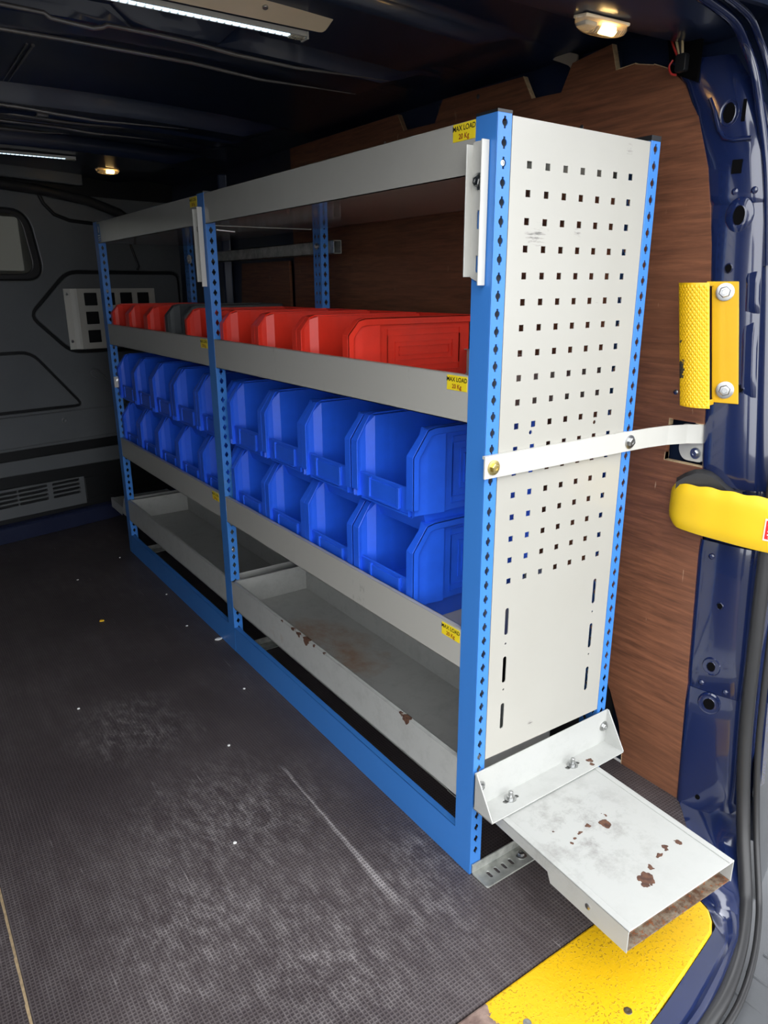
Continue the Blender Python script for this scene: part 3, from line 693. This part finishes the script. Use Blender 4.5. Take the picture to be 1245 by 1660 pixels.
# shelves
def shelf(y0, y1, k, depth, mat):
    zb, zt = SH[k]; b = MB()
    b.box(.0008, .0022, y0, y1, zb, zt); b.box(.0008, depth, y0, y1, zb, zb+.0014)
    b.box(.0008, .011, y0, y1, zt-.0014, zt); b.box(.0098, .011, y0, y1, zt-.009, zt)
    b.box(depth-.0014, depth, y0, y1, zb, zt); b.box(depth-.010, depth, y0, y1, zt-.0014, zt)
    b.tube([(.0022, y0, zt-.0014), (.0022, y1, zt-.0014)], .0018, 8)
    if k == 3:
        b.box(.001, depth, y0, y0+.0014, zb, zt); b.box(.001, depth, y1-.0014, y1, zb, zt)
        b.box(.001, depth, y1-.010, y1, zt-.0014, zt)
    return b.build('shelf', mat, rack)
for y0, y1 in ((PW+.0005, LM-.0005), (LM+PW+.0005, LF-.0005)):
    shelf(y0, y1, 0, D-.028, 'grey_gloss'); shelf(y0, y1, 1, D-.028, 'grey_paint'); shelf(y0, y1, 2, D-.028, 'grey_paint'); shelf(y0, y1, 3, .25, 'grey_worn')
    b = MB(); b.box(.0005, .0025, y0, y1, 0, .080); b.box(.0005, .014, y0, y1, .0785, .080); b.tube([(.0022, y0, .0785), (.0022, y1, .0785)], .0019, 8); b.build('base_rail', 'blue_paint', rack)
    b = MB(); b.box(.004, .246, y0+.004, y0+.03, SH[3][0]-.008, SH[3][0]); b.box(.004, .02, y0, y1, SH[3][0]-.006, SH[3][0]); b.build('shelf_support', 'galv', rack)
# galvanised feet
def foot(yp_, x1, slots_=True):
    hs = [rrect(.030+.0185*i-.0035, .030+.0185*i+.0035, yp_-.032, yp_-.016, .0034, 3) for i in range(4)] if slots_ else []
    b = MB(); b.plate(rnd([(.004, yp_-.046), (x1, yp_-.046), (x1, yp_-.001), (.004, yp_-.001)], .006), hs, .0005, .0035, XYZ); b.box(.004, x1, yp_-.004, yp_-.001, .0035, .022)
    o = b.build('foot_bracket', 'galv', rack, bevel=.001, seg=1)
    return o
ft = foot(0, .30); bolt(ft, (.112, -.024, .0035), (0, 0, 1), .007)
foot(LM, .30, False); foot(LF, .30, False)
# white support channels on the front of the posts
def channel(yp_, back):
    y0, y1 = yp_+.014, yp_+.046; z0, z1 = 1.064, 1.259
    hs = [rrect((y0+y1)/2-.003, (y0+y1)/2+.003, 1.142, 1.168, .0029, 3), rrect((y0+y1)/2-.003, (y0+y1)/2+.003, 1.082, 1.106, .0029, 3)]
    b = MB(); b.plate(rnd([(y0, z0), (y1, z0+.012), (y1, z1), (y0, z1)], .006), hs, -.0036, -.0012, ZUP_Y)
    b.box(-.015, -.0012, y0-.001, y0+.0015, z0, z1-.001); b.box(-.015, -.0012, y1-.0015, y1+.001, z0+.012, z1-.004)
    o = b.build('support_channel', 'white_paint', rack, bevel=.0007, seg=1)
    bolt(o, (-.0036, (y0+y1)/2, 1.206), (-1, 0, 0), .0075)
    return o
channel(0, True); channel(LM, True)
# tie strap across the end to the van wall
st = [(-.006, -.0045), (.33, -.0045), (.40, -.006), (.45, -.012), (.49, -.026), (.515, -.044), (.53, -.062)]
b = MB(); n = len(st); vs = []
for (x, y_) in st: vs += [(x, y_, .774), (x, y_, .8105), (x, y_-.0028, .8105), (x, y_-.0028, .774)]
fs = [(0, 1, 2, 3), (4*n-1, 4*n-2, 4*n-3, 4*n-4)]
for i in range(n-1): fs += [(4*i+k, 4*i+(k+1) % 4, 4*i+4+(k+1) % 4, 4*i+4+k) for k in range(4)]
b.add(vs, fs); b.box(-.006, .34, -.0045, -.001, .806, .8105)
strap = b.build('tie_strap', 'white_paint', rack)
bolt(strap, (.012, -.0073, .791), (0, -1, 0), .0078, 'zinc_yellow'); bolt(strap, (.347, -.0073, .791), (0, -1, 0), .0082)
b = MB(); b.plate(rnd([(-.050, .735), (-.008, .735), (.004, .75), (.004, .806), (-.050, .806)], .012), [], .520, .523, ZUP_Y); ap = b.build('anchor_plate', 'white_paint', rack); bolt(ap, (.519, -.034, .752), (-1, 0, 0), .007)
# rear rail behind the posts with open square end, washers, clip
b = MB(); y0, y1 = 1.05, 1.97
b.box(.366, .368, y0, y1, 1.152, 1.188); b.box(.366, .392, y0, y1, 1.186, 1.188); b.box(.366, .392, y0, y1, 1.152, 1.154); b.box(.390, .392, y0, y1, 1.152, 1.188)
rr = b.build('rear_rail', 'galv', rack); bolt(rr, (.336, 1.092, 1.172), (-1, 0, 0), .006)
b = MB(); b.tube([(.330+.0*k, 2.085+.013*math.cos(a), 1.166+.013*math.sin(a)) for k, a in enumerate([2*math.pi*i/16 for i in range(16)])], .0045, 8, closed=True); b.build('washer', 'white_paint', rack, smooth=60)
b = MB(); b.tube([(.03, LM+.002, 1.204), (.075, LM-.012, 1.2)], .0025, 8); b.build('pin', 'zinc', rack, smooth=60)
b = MB(); b.box(.0, .024, LF-.0035, LF-.0005, .690, .732); cl = b.build('clip_plate', 'white_paint', rack, bevel=.001); bolt(cl, (.018, LF-.0035, .716), (0, -1, 0), .006)
# printed stickers
def sticker(y1, z1, detail=True):
    w, h = .049, .0235; y0 = y1; b = MB(); b.box(.0001, .0007, y0, y0+w, z1-h, z1); s = b.build('load_sticker', 'sticker_yellow', rack)
    fn = lambda dz: (lambda u, v, w_: (-.0001, y0+w/2-u, z1-h/2+dz+v))
    text_mesh('MAX LOAD', .0098, 'lettering', 'ink_black', fn(.0052), s); text_mesh('20 Kg', .0098, 'lettering', 'ink_red', fn(-.0058), s)
    return s
sticker(.0455, 1.2885); sticker(.0475, .9270); sticker(.0475, .4885)
for z in (1.2865, .926, .488): sticker(LM+PW+.004, z)
b = MB(); b.box(.0002, .0008, LF-.04, LF-.004, 1.222, 1.283); bs = b.build('maker_label', 'sticker_blue', rack)
b = MB(); b.add([(.0001, LF-.018, 1.252), (.0001, LF-.026, 1.255), (.0001, LF-.026, 1.272), (.0001, LF-.018, 1.276)], [(0, 1, 2, 3)])
for z in (1.242, 1.234, 1.227): b.add([(.0001, LF-.008, z), (.0001, LF-.036, z), (.0001, LF-.036, z+.003), (.0001, LF-.008, z+.003)], [(0, 1, 2, 3)])
b.build('label_print', 'ink_white', bs)

# ------------------------------------------------------------------ slide-out trays on the rack ends
def end_tray(sgn, y_off, label, rot):
    root = thing('slide_out_tray', (.18, y_off, .10), label, 'tray')
    Y = lambda y_: y_off + sgn*y_
    # mounting bracket: back plate, shelf flange, side gussets
    b = MB()
    b.plate(rnd([(.0, .152), (.363, .152), (.363, .2285), (.0, .2285)], .004), [], Y(-.0045), Y(-.007), ZUP_X)
    b.plate([(.0, -.0045), (.363, -.0045), (.363, -.054), (.0, -.054)], [rrect(.055, .092, -.030, -.021, .004), rrect(.225, .262, -.028, -.019, .004)], .1515, .154, lambda u, v, w_: (u, Y(v), w_))
    for x in (.0, .3606):
        b.prism([(-.0045, .152), (-.054, .152), (-.054, .156), (-.010, .2285), (-.0045, .2285)], x, x+.0024, lambda u, v, w_: (w_, Y(u), v))
    br = b.build('mounting_bracket', 'tray_bracket', root, bevel=.0008, seg=1)
    for x, y_ in ((.073, -.025), (.243, -.024)):
        c = MB(); c.lathe([(.011, 0), (.011, .0018), (.007, .002), (.007, .007), (.004, .0075), (.004, .016), (.003, .017)], (x, Y(y_), .154), (0, 0, 1), 12); c.build('bolt', 'zinc', br, smooth=40)
    for x, z in ((.352, .193), (.012, .197)):
        bolt(br, (x, Y(-.007), z), (0, -sgn, 0), .007)
    # plate: shallow steel box, open rusty end
    R2 = lambda x, y_: (x*math.cos(rot)-y_*math.sin(rot)*sgn, x*math.sin(rot)*sgn+y_*math.cos(rot))
    def F(x, y_, z):
        a, c = R2(x-.16, y_+.05); return (.16+a, Y(-.05+c), z)
    def bx(m, x0, x1, y0, y1, z0, z1):
        q = MB(); q.box(x0, x1, y0, y1, z0, z1); m.add([F(*v) for v in q.v], q.f)
    x0, x1, ye = .028, .288, -.340
    b = MB(); bx(b, x0, x1, ye, -.01, .1462, .148); q = MB(); q.prism([(ye, .106), (-.180, .106), (-.172, .124), (-.01, .126), (-.01, .148), (ye, .148)], x0, x0+.0018, lambda u, v, w_: F(w_, u, v)); b.add(q.v, q.f); bx(b, x1-.0018, x1, ye, -.01, .106, .148)
    bx(b, x0, x0+.012, ye, -.01, .148, .1495); bx(b, x1-.012, x1, ye, -.01, .148, .1495)
    b.build('plate', 'tray_plate', root, bevel=.0008, seg=1)
    b = MB(); bx(b, x0+.002, x1-.002, ye+.002, ye+.03, .106, .1085); bx(b, x0+.002, x1-.002, ye+.02, ye+.0215, .106, .146); b.build('rusty_end', 'rust', root)
    b = MB(); bx(b, x0+.002, x1-.002, -.31, -.20, .106, .108); b.build('base', 'galv', root)
    c = MB(); c.lathe([(.005, 0), (.005, .0012), (.003, .002)], F(x0, -.262, .128), (-1, 0, 0), 12); c.build('rivet', 'zinc', root, smooth=40)
    return root
end_tray(1, 0, 'pale grey steel slide-out tray with chipped rusty paint on the near end of the rack', math.radians(-2.6))
end_tray(-1, LF+PW, 'dim grey steel slide-out tray on the far end of the rack by the bulkhead', 0)

# ------------------------------------------------------------------ plastic bins
def make_bin(W, L, Hb, cx, cz, base_h, front_h, mat, wrap=True):
    """open fronted stacking bin; front faces -x, origin at base centre front; returns list of (name, MB, level)"""
    h = W/2; body = MB()
    def top(x):
        if x <= 0: return Hb-cz
        return Hb-cz+cz*min(1, x/cx)
    def wall(s):
        xs_ = [.002, .012, .024, .040, .052, .078, .0785, L*.5, L-.004]
        yo = [h-.004, h-.010, h-.0095, h-.0065, h-.005, h-.0015, h-.008, h-.009, h-.010]
        yi = [h-.016, h-.0155, h-.017, h-.028, h-.027, h-.025, h-.025, h-.0255, h-.026]
        zb = base_h
        for i in range(len(xs_)-1):
            a, c = xs_[i], xs_[i+1]; ta, tc = top(a)-.003, top(c)-.003
            vs = [(a, s*yo[i], zb), (c, s*yo[i+1], zb), (c, s*yo[i+1], tc), (a, s*yo[i], ta), (a, s*yi[i], zb), (c, s*yi[i+1], zb), (c, s*yi[i+1], tc), (a, s*yi[i], ta)]
            body.add(vs, [(0, 1, 2, 3), (7, 6, 5, 4), (3, 2, 6, 7), (4, 5, 1, 0)])
    wall(1); wall(-1)
    # floor, inset stacking foot, back, low front
    body.box(.010, L-.003, -h+.020, h-.020, base_h-.004, base_h)
    i2 = .020; foot_ = [(.035, -h+.012), (L-.004, -h+.012), (L-.004, h-.012), (.035, h-.012)]
    vs = [(x, y_, base_h) for x, y_ in foot_] + [(.055 if x < .1 else L-.010, y_*(1-.012/h), 0) for x, y_ in foot_]
    body.add(vs, [(4, 5, 6, 7)]+[(k, (k+1) % 4, (k+1) % 4+4, k+4) for k in range(4)])
    body.add([(.012, -h+.016, base_h), (.012, h-.016, base_h), (.036, h-.016, base_h), (.036, -h+.016, base_h)], [(0, 1, 2, 3)])
    body.box(L-.006, L-.003, -h+.01, h-.01, base_h, Hb-.002)
    body.prism([(.012, base_h), (.010, front_h), (.013, front_h+.002), (.016, front_h), (.016, base_h)], -h+.014, h-.014, lambda u, v, w_: (u, w_, v))
    parts = [('body', body)]
    # rim: flange facing the front, running up the slope and back along the top edge
    rim = MB(); path = [(.0, base_h+.014), (.0, Hb-cz), (cx*.85, Hb-.004), (cx+.012, Hb), (L, Hb)]
    for s in (1, -1):
        wid = [.021, .021, .016, .011, .010]; th = .0035
        for i in range(len(path)-1):
            (xa, za), (xb, zb_) = path[i], path[i+1]; d = Vector((xb-xa, zb_-za)).normalized(); nx, nz = d.y, -d.x   # inward normal
            wa, wb = wid[i], wid[i+1]
            vs = [(xa, s*h, za), (xa, s*(h-wa), za), (xb, s*(h-wb), zb_), (xb, s*h, zb_)]
            vs += [(x+nx*th, y_, z+nz*th) for x, y_, z in vs]
            rim.add(vs, [(0, 1, 2, 3), (7, 6, 5, 4), (0, 3, 7, 4), (1, 5, 6, 2), (0, 4, 5, 1), (3, 2, 6, 7)])
        # outer skirt hanging from the rim, mitred at the bends
        k = .015; offs = []
        for i in range(len(path)):
            ds_ = []
            if i > 0: ds_.append((Vector(path[i])-Vector(path[i-1])).normalized())
            if i < len(path)-1: ds_.append((Vector(path[i+1])-Vector(path[i])).normalized())
            ns = [Vector((d.y, -d.x)) for d in ds_]; mm = sum(ns, Vector((0, 0))).normalized(); cc = max(.4, mm.dot(ns[0]))
            offs.append(Vector(path[i])+mm*(k/cc))
        for i in range(len(path)-1):
            (xa, za), (xb, zb_) = path[i], path[i+1]; pa, pb = offs[i], offs[i+1]
            vs = [(xa, s*h, za), (xb, s*h, zb_), (pb.x, s*h, pb.y), (pa.x, s*h, pa.y)]
            vs += [(x, s*(h-.0115), z) for x, y_, z in vs]
            rim.add(vs, [(0, 1, 2, 3), (7, 6, 5, 4), (2, 6, 7, 3)]+([(0, 3, 7, 4)] if i == 0 else []))
    rim.box(L-.004, L, -h, h, Hb-.016, Hb)
    parts.append(('rim', rim))
    # card holder on the low front
    lh = MB(); zt = front_h-.002; zl = base_h+.006
    for yy in (-h*.48, h*.48): lh.box(.0045, .011, yy-.004, yy+.004, zl, zt)
    lh.box(.0045, .011, -h*.48, h*.48, zl-.002, zl+.002); lh.box(.0075, .011, -h*.48, h*.48, zl, zt-.004)
    parts.append(('label_holder', lh))
    # moulded frames on the sides
    def fr(emb, s, xa, xb, za, zb_, w=.0018, o=.0018):
        y0 = s*(h-.0092); y1 = s*(h-.0092+o+.0006)
        for q in ((xa, xb, za, za+w), (xa, xb, zb_-w, zb_), (xa, xa+w, za, zb_), (xb-w, xb, za, zb_)): emb.box(q[0], q[1], min(y0, y1), max(y0, y1), q[2], q[3])
    for s in (1, -1):
        emb = MB(); z0 = base_h+.012; z1 = Hb-.024; x0 = .100; x1 = L-.03
        fr(emb, s, x0, x1, z0, z1)
        m = .014
        fr(emb, s, x0, x1, z0+m*.9, z1-m*.9)
        for q in range(3):
            e = .026+q*.010
            if z1-z0 > 2*e+.01: fr(emb, s, x0+.02+q*.010, x1-.02-q*.01, z0+e, z1-e, .0014)
        emb.box(.0875, .090, min(s*(h-.0095), s*(h-.0078)), max(s*(h-.0095), s*(h-.0078)), z0, z1)
        parts.append(('moulded_frame', emb))
    return parts
PROTO = {}
def bin_meshes(key, *a):
    mat = a[-1]; out = []
    for nm, mb in make_bin(*a):
        o = mb.build(nm, mat, None, bevel=.0008 if nm in ('rim', 'label_holder') else 0, seg=1)
        out.append((nm, o.data, [m for m in o.modifiers]))
        out[-1] = (nm, o.data, .0008 if o.modifiers else 0); bpy.data.objects.remove(o)
    PROTO[key] = out
BW = .2075
bin_meshes('blue', BW, .335, .213, .040, .052, .045, .095, 'blue_plastic')
bin_meshes('red', BW, .325, .147, .030, .032, .020, .064, 'red_plastic')
bin_meshes('grey', .166, .325, .156, .030, .032, .020, .064, 'grey_plastic')
bin_meshes('blue_wide', .2095, .335, .213, .040, .052, .045, .095, 'blue_plastic')
bin_meshes('red_wide', .2125, .325, .147, .030, .032, .020, .064, 'red_plastic')
def place_bin(key, x, yc, z, label, group, rot=0.0):
    r = thing('storage_bin', (x, yc, z), label, 'storage bin', group); r.rotation_euler = (0, 0, rot)
    for nm, me, bv in PROTO[key]:
        o = bpy.data.objects.new(nm, me); COL.objects.link(o); o.parent = r
        if bv:
            q = o.modifiers.new('bevel', 'BEVEL'); q.width = bv; q.segments = 1; q.limit_method = 'ANGLE'; q.angle_limit = math.radians(40)
    return r
z3 = SH[2][0]+.002; ORD = ['nearest the perforated end panel', 'second from the perforated end panel', 'third from the perforated end panel', 'beside the middle post']
for row, nm in ((0, 'lower'), (1, 'upper')):
    for i in range(4):
        place_bin('blue_wide', .0145+random.uniform(-.002, .002), .2055+.211*(i+.5), z3+.185*row, f'blue plastic bin in {nm} blue row of near bay, {ORD[i]}', 'blue bins in the near bay')
    for i, w in enumerate(('beside the middle post', 'second from the middle post', 'third from the middle post', 'second from the far post', 'beside the far post')):
        place_bin('blue', .0145+random.uniform(-.002, .002), 1.0785+.2075*(i+.5), z3+.185*row, f'blue plastic bin in {nm} blue row of far bay, {w}', 'blue bins in the far bay')
z2 = SH[1][0]+.002
for i, w in enumerate(('nearest the perforated end panel', 'in the middle of three', 'beside the middle post')):
    place_bin('red_wide', .0145, .4205+.213*(i+.5), z2, f'red plastic bin on near bay shelf, {w}', 'red bins in the near bay')
for i, (yc, w) in enumerate(((1.2225, 'beside the middle post'), (1.590, 'just past the dark grey bin'), (1.797, 'second from the far post'), (2.006, 'beside the far post'))):
    place_bin('red', .0145, yc, z2, f'red plastic bin on far bay shelf, {w}', 'red bins in the far bay')
gb = place_bin('grey', .012, 1.4035, z2, 'dark grey plastic bin between red bins on far bay shelf', None)

# ------------------------------------------------------------------ yellow grab handle on the pillar
gh = thing('grab_handle', (.5, -.04, .85), 'yellow steel grab handle with diamond tread grip bolted to the navy pillar', 'handle')
def gpt(u, z, out): return pil_pt(z, u, out)[0]
def lean(m): m.v = [(x-.003, y_+(z-1.06)*.14, z) for x, y_, z in m.v]
b = MB(); Z0, Z1 = .856, 1.069
def plate_strip(b, pts, z0, z1, th=.003):
    n = len(pts); vs = []
    for i, p in enumerate(pts):
        a = Vector(pts[max(i-1, 0)]); c = Vector(pts[min(i+1, n-1)]); t_ = (c-a).normalized(); nn = Vector((-t_.y, t_.x))*th
        vs += [(p[0], p[1], z0), (p[0], p[1], z1), (p[0]+nn.x, p[1]+nn.y, z1), (p[0]+nn.x, p[1]+nn.y, z0)]
    fs = [(0, 1, 2, 3), (4*n-1, 4*n-2, 4*n-3, 4*n-4)]
    for i in range(n-1): fs += [(4*i+k, 4*i+(k+1) % 4, 4*i+4+(k+1) % 4, 4*i+4+k) for k in range(4)]
    b.add(vs, fs)
Pm = [(.5215, -.0775), (.5150, -.0555), (.5080, -.0335)]         # flat mounting strip on the pillar
plate_strip(b, Pm, Z0, Z1)
plate_strip(b, [(.5080, -.0335), (.492, -.043), (.468, -.048)], Z1-.008, Z1); plate_strip(b, [(.5080, -.0335), (.492, -.043), (.468, -.048)], Z0-.002, Z0+.008)
lean(b); b.build('mounting_plate', 'yellow', gh, bevel=.0015)
# grip: bowed sheet with raised diamonds
gp = []
for k in range(9):
    t = k/8; a = math.radians(-70+140*t); gp.append((.476-.016*math.cos(a)-.006*t, -.052+.053*t))
b = MB(); plate_strip(b, gp, Z0-.006, Z1-.002, .003); lean(b); b.build('grip', 'tread', gh, smooth=50)
b = MB()
def grip_pt(t, z, o):
    i = min(int(t*8), 7); f_ = t*8-i; p = Vector(gp[i]).lerp(Vector(gp[i+1]), f_); d = (Vector(gp[i+1])-Vector(gp[i])).normalized(); nn = Vector((-d.y, d.x))
    if nn.x > 0: nn = -nn
    return Vector((p.x+nn.x*o, p.y+nn.y*o, z))
for r_ in range(44):
    for c_ in range(8):
        t = (c_+.5+(.5 if r_ % 2 else 0))/8.6; z = Z0-.002+.0048*r_
        if t > .97: continue
        hw, hh = .052, .0045
        b.add([grip_pt(max(0, t-hw), z, .0031), grip_pt(t, z-hh, .0031), grip_pt(min(1, t+hw), z, .0031), grip_pt(t, z+hh, .0031), grip_pt(t, z, .0044)], [(0, 1, 4), (1, 2, 4), (2, 3, 4), (3, 0, 4)])
lean(b); o = b.build('tread_pattern', 'tread', gh); o['kind'] = 'stuff'
for z in (1.051, .880): 
    p = Vector((.5110, -.0555+(z-1.06)*.14, z)); bolt(gh, p+Vector((-.003, -.0015, 0)), (-.89, -.45, 0), .010)

# yellow door check strap looping round the pillar
ds = thing('door_check_strap', (.5, -.12, .62), 'broad yellow curved door check strap looping round the navy pillar', 'door strap')
sp_ = smooth_path([(.497, -.012, 0), (.474, -.020, 0), (.4585, -.045, 0), (.4585, -.085, 0), (.466, -.125, 0), (.474, -.165, 0), (.486, -.205, 0), (.502, -.245, 0), (.535, -.29, 0), (.60, -.335, 0), (.70, -.352, 0)], 8)
b = MB(); rows = []
N_ = len(sp_)
for i, p in enumerate(sp_):
    a = sp_[max(i-1, 0)]; c = sp_[min(i+1, N_-1)]; t_ = (c-a).normalized(); nn = Vector((t_.y, -t_.x, 0))
    if nn.x > 0 and i > 4: nn = -nn
    s_ = min(1, i/64); zt = .688+.020*math.sin(min(1, s_*2.2)*math.pi*.5)-.004*s_ + .0012*math.sin(s_*48)*(.2 < s_ < .85); zb_ = .634-.020*s_**.8-.012*min(1, s_*4)
    zt -= .03*max(0, 1-s_*9)**2*.5; zb_ += .02*max(0, 1-s_*9)**2
    r = []
    for k in range(10):
        u = k/9; z = zb_+(zt-zb_)*u; e = -.006*(abs(u-.5)*2)**6
        r.append(p+nn*e+Vector((0, 0, z)))
    r += [p-nn*.014+Vector((0, 0, zt-.002)), p-nn*.014+Vector((0, 0, zb_+.002)), r[0]]
    rows.append(r)
b.grid(rows); b.build('strap_band', 'yellow_plastic', ds, smooth=60)
b = MB(); rows = []
for i in range(9):
    s_ = i/8; p = Vector((.476+.050*s_, -.030-.105*s_, 0)); zz = .705+.030*math.sin(math.pi*min(1, s_*1.15+.05))-.008*s_
    rows.append([p+Vector((-.012, -.006, .66)), p+Vector((-.014, -.006, zz-.006)), p+Vector((-.004, 0, zz)), p+Vector((.014, .008, zz-.004)), p+Vector((.02, .01, .66))])
b.grid(rows); b.build('rubber_boot', 'rubber', ds, smooth=50)
lp = Vector((.4850, -.2035, 0)); tdir = Vector((.31, -.95, 0)).normalized(); nrm_ = Vector((-.95, -.31, 0)).normalized()
def onlab(u, v, o): return lp+tdir*u+Vector((0, 0, v))+nrm_*(o+.0015)
b = MB(); b.add([onlab(0, .630, 0), onlab(.045, .628, 0), onlab(.045, .668, 0), onlab(0, .670, 0)], [(0, 1, 2, 3)]); lb = b.build('warning_label', 'ink_white', ds)
b = MB(); b.add([onlab(.0022, .633, .0006), onlab(.042, .631, .0006), onlab(.042, .665, .0006), onlab(.0022, .667, .0006)], [(0, 1, 2, 3)]); b.build('label_panel', 'label_red', lb)
b = MB()
for u0, v0, u1, v1 in ((.006, .660, .010, .655), (.009, .655, .020, .662), (.006, .647, .014, .649), (.006, .641, .016, .643), (.008, .636, .014, .637)):
    d = Vector((u1-u0, v1-v0)).normalized()*.0013; q = Vector((-d.y, d.x))
    b.add([onlab(u0+q.x, v0+q.y, .0011), onlab(u1+q.x, v1+q.y, .0011), onlab(u1-q.x, v1-q.y, .0011), onlab(u0-q.x, v0-q.y, .0011)], [(0, 1, 2, 3)])
b.build('label_print', 'ink_white', lb)

# ------------------------------------------------------------------ lamps
def led(name, label, x1, yc, zc, plate_y=None, cat='light'):
    r = thing(name, (x1-.25, yc, zc), label, cat, 'strip lights on the roof')
    x0 = -1.0
    if plate_y:
        b = MB(); b.plate(rnd([(x0, plate_y[0]), (.010, plate_y[0]+.012), (.010, plate_y[1]), (x0, plate_y[1])], .012), [], zc+.006, zc+.010, lambda u, v, w_: (u, v, w_+(plate_y[1]-v)*.38)); p = b.build('mounting_board', 'beige', r, bevel=.001)
        bolt(p, (-.12, plate_y[0]+.045, zc+.006+.0114), (0, -.35, -1), .005, washer=False)
    b = MB(); b.prism([(yc-.011, zc+.006), (yc-.012, zc-.002), (yc-.008, zc-.002), (yc-.007, zc+.002), (yc+.007, zc+.002), (yc+.008, zc-.002), (yc+.012, zc-.002), (yc+.011, zc+.006)], x0, x1, lambda u, v, w_: (w_, u, v)); b.build('housing', 'white_paint', r)
    b = MB(); b.box(x1, x1+.004, yc-.0125, yc+.0125, zc-.006, zc+.006); b.build('end_cap', 'white_paint', r, bevel=.001)
    b = MB(); b.box(x1-.03, x1-.001, yc-.006, yc+.006, zc-.005, zc-.0005); b.build('lens_end', 'lens', r)
    b = MB(); n = 60
    for k in range(n):
        x = x1-.034-k*.0135
        if x < x0: break
        b.box(x-.0055, x+.0035, yc-.0055, yc+.0055, zc-.003, zc+.0025)
    o = b.build('diodes', 'led', r); o['kind'] = 'stuff'
    return r
led('strip_light', 'lit strip light on a beige board under the roof near the rear', -.022, .492, 1.492, (.400, .475))
led('strip_light', 'lit strip light across the far roof above the bulkhead window', -.046, 2.135, 1.499)
def dome(label, c, L_, W_, rotz, tilt):
    r = thing('interior_lamp', c, label, 'lamp', 'warm interior lamps'); r.rotation_euler = (tilt, 0, rotz)
    def build(m, nm, mat, par=r, **k):
        o = m.build(nm, mat, None, **k); o.parent = par; return o
    b = MB(); rows = []
    for i in range(13):
        u = -1+i/6; e = max(0.03, (1-abs(u)**3.2))
        w = W_/2*(e**.55); hh = .016*(e**.5)+.002
        rows.append([(u*L_/2, -w, .0), (u*L_/2, -w*.96, -hh*.6), (u*L_/2, -w*.55, -hh), (u*L_/2, 0, -hh*1.05), (u*L_/2, w*.55, -hh), (u*L_/2, w*.96, -hh*.6), (u*L_/2, w, 0)])
    b.grid(rows); build(b, 'lens', 'lens', smooth=60)
    b = MB(); b.box(-L_*.44, L_*.44, -W_*.40, W_*.40, -.001, .004); build(b, 'back_plate', 'beige', bevel=.002)
    b = MB(); b.lathe([(.002, -.016), (.0045, -.014), (.0045, .014), (.002, .016)], (L_*.1, 0, -.007), (1, 0, 0), 12); build(b, 'bulb', 'bulb', smooth=50)
    b = MB(); b.box(-L_*.40, -L_*.18, -W_*.3, W_*.3, -.010, -.004); build(b, 'switch', 'white_paint', bevel=.002)
    return r
dome('warm lit lens lamp on the rear header above the plywood', (.256, .050, 1.452), .108, .036, math.radians(-4), math.radians(8))
dome('small warm lit lamp on the far roof near the bulkhead', (.135, 2.38, 1.508), .092, .040, 0, 0)

# wires hanging from the corner beside the plywood edge
wb = thing('wire_bundle', (.5, .07, 1.44), 'loose red and beige wires with a black plug in the roof corner', 'wires')
for k, (dy, mt) in enumerate(((0, 'wire_red'), (-.008, 'wire_beige'), (-.014, 'rubber'), (-.019, 'wire_beige'))):
    b = MB(); b.tube(smooth_path([(.492, .096+dy, 1.482), (.488, .088+dy, 1.468), (.486, .078+dy*.7, 1.452), (.488, .070+dy*.3, 1.437)]), .0022, 6); b.build('wire', mt, wb, smooth=60)
b = MB(); b.tube(smooth_path([(.486, .082, 1.440), (.482, .086, 1.430), (.482, .080, 1.418), (.486, .072, 1.415)]), .002, 6); b.build('wire', 'wire_red', wb, smooth=60)
b = MB(); b.prism(rrect(-.010, .010, -.014, .014, .004), -.006, .006, lambda u, v, w_: (.487+w_, .064+u, 1.432+v)); b.build('plug', 'black_cap', wb, bevel=.001)
b = MB(); b.prism([(.04, 1.40), (.095, 1.425), (.11, 1.49), (.04, 1.49)], .500, .507, ZUP_Y); b.build('void_shade', 'black', wb)  # black sheet added for the darkness of the open corner behind the wires

# ------------------------------------------------------------------ scraps on the floor
def flake(name, x, y_, r, mat, label, cat, group=None):
    b = MB(); n = 7; pts = [(x+r*(.6+.5*random.random())*math.cos(2*math.pi*k/n), y_+r*.6*(.6+.5*random.random())*math.sin(2*math.pi*k/n)) for k in range(n)]
    b.prism(pts, .0004, .0025+r*.12, XYZ); return tag(b.build(name, mat), label, cat, group)
flake('plastic_flake', -.279, 1.531, .011, 'crumb_yellow', 'tiny yellow flake lying on the dark floor', 'flake')
flake('paper_scrap', -.012, 1.18, .012, 'crumb_white', 'crumpled white scrap on the floor in front of the far bay', 'scrap')
for x_, y_, w in ((-.07, .86, 'beside the base rail of the near bay'), (.0-.03, 1.62, 'beside the base rail of the far bay'), (-.06, 2.10, 'near the foot of the far post'), (-.21, .64, 'just past the end of the long white scrape'), (-.47, 1.02, 'left of the smeared spill mark'), (-.06, 1.33, 'near the crumpled white scrap'), (-.33, .33, 'left of the long white scrape'), (-.26, 1.95, 'farthest, towards the bulkhead sill')):
    flake('grit_crumb', x_, y_, .0042, 'crumb_white', 'tiny white grit crumb on the floor, '+w, 'crumb', 'white crumbs on the floor')
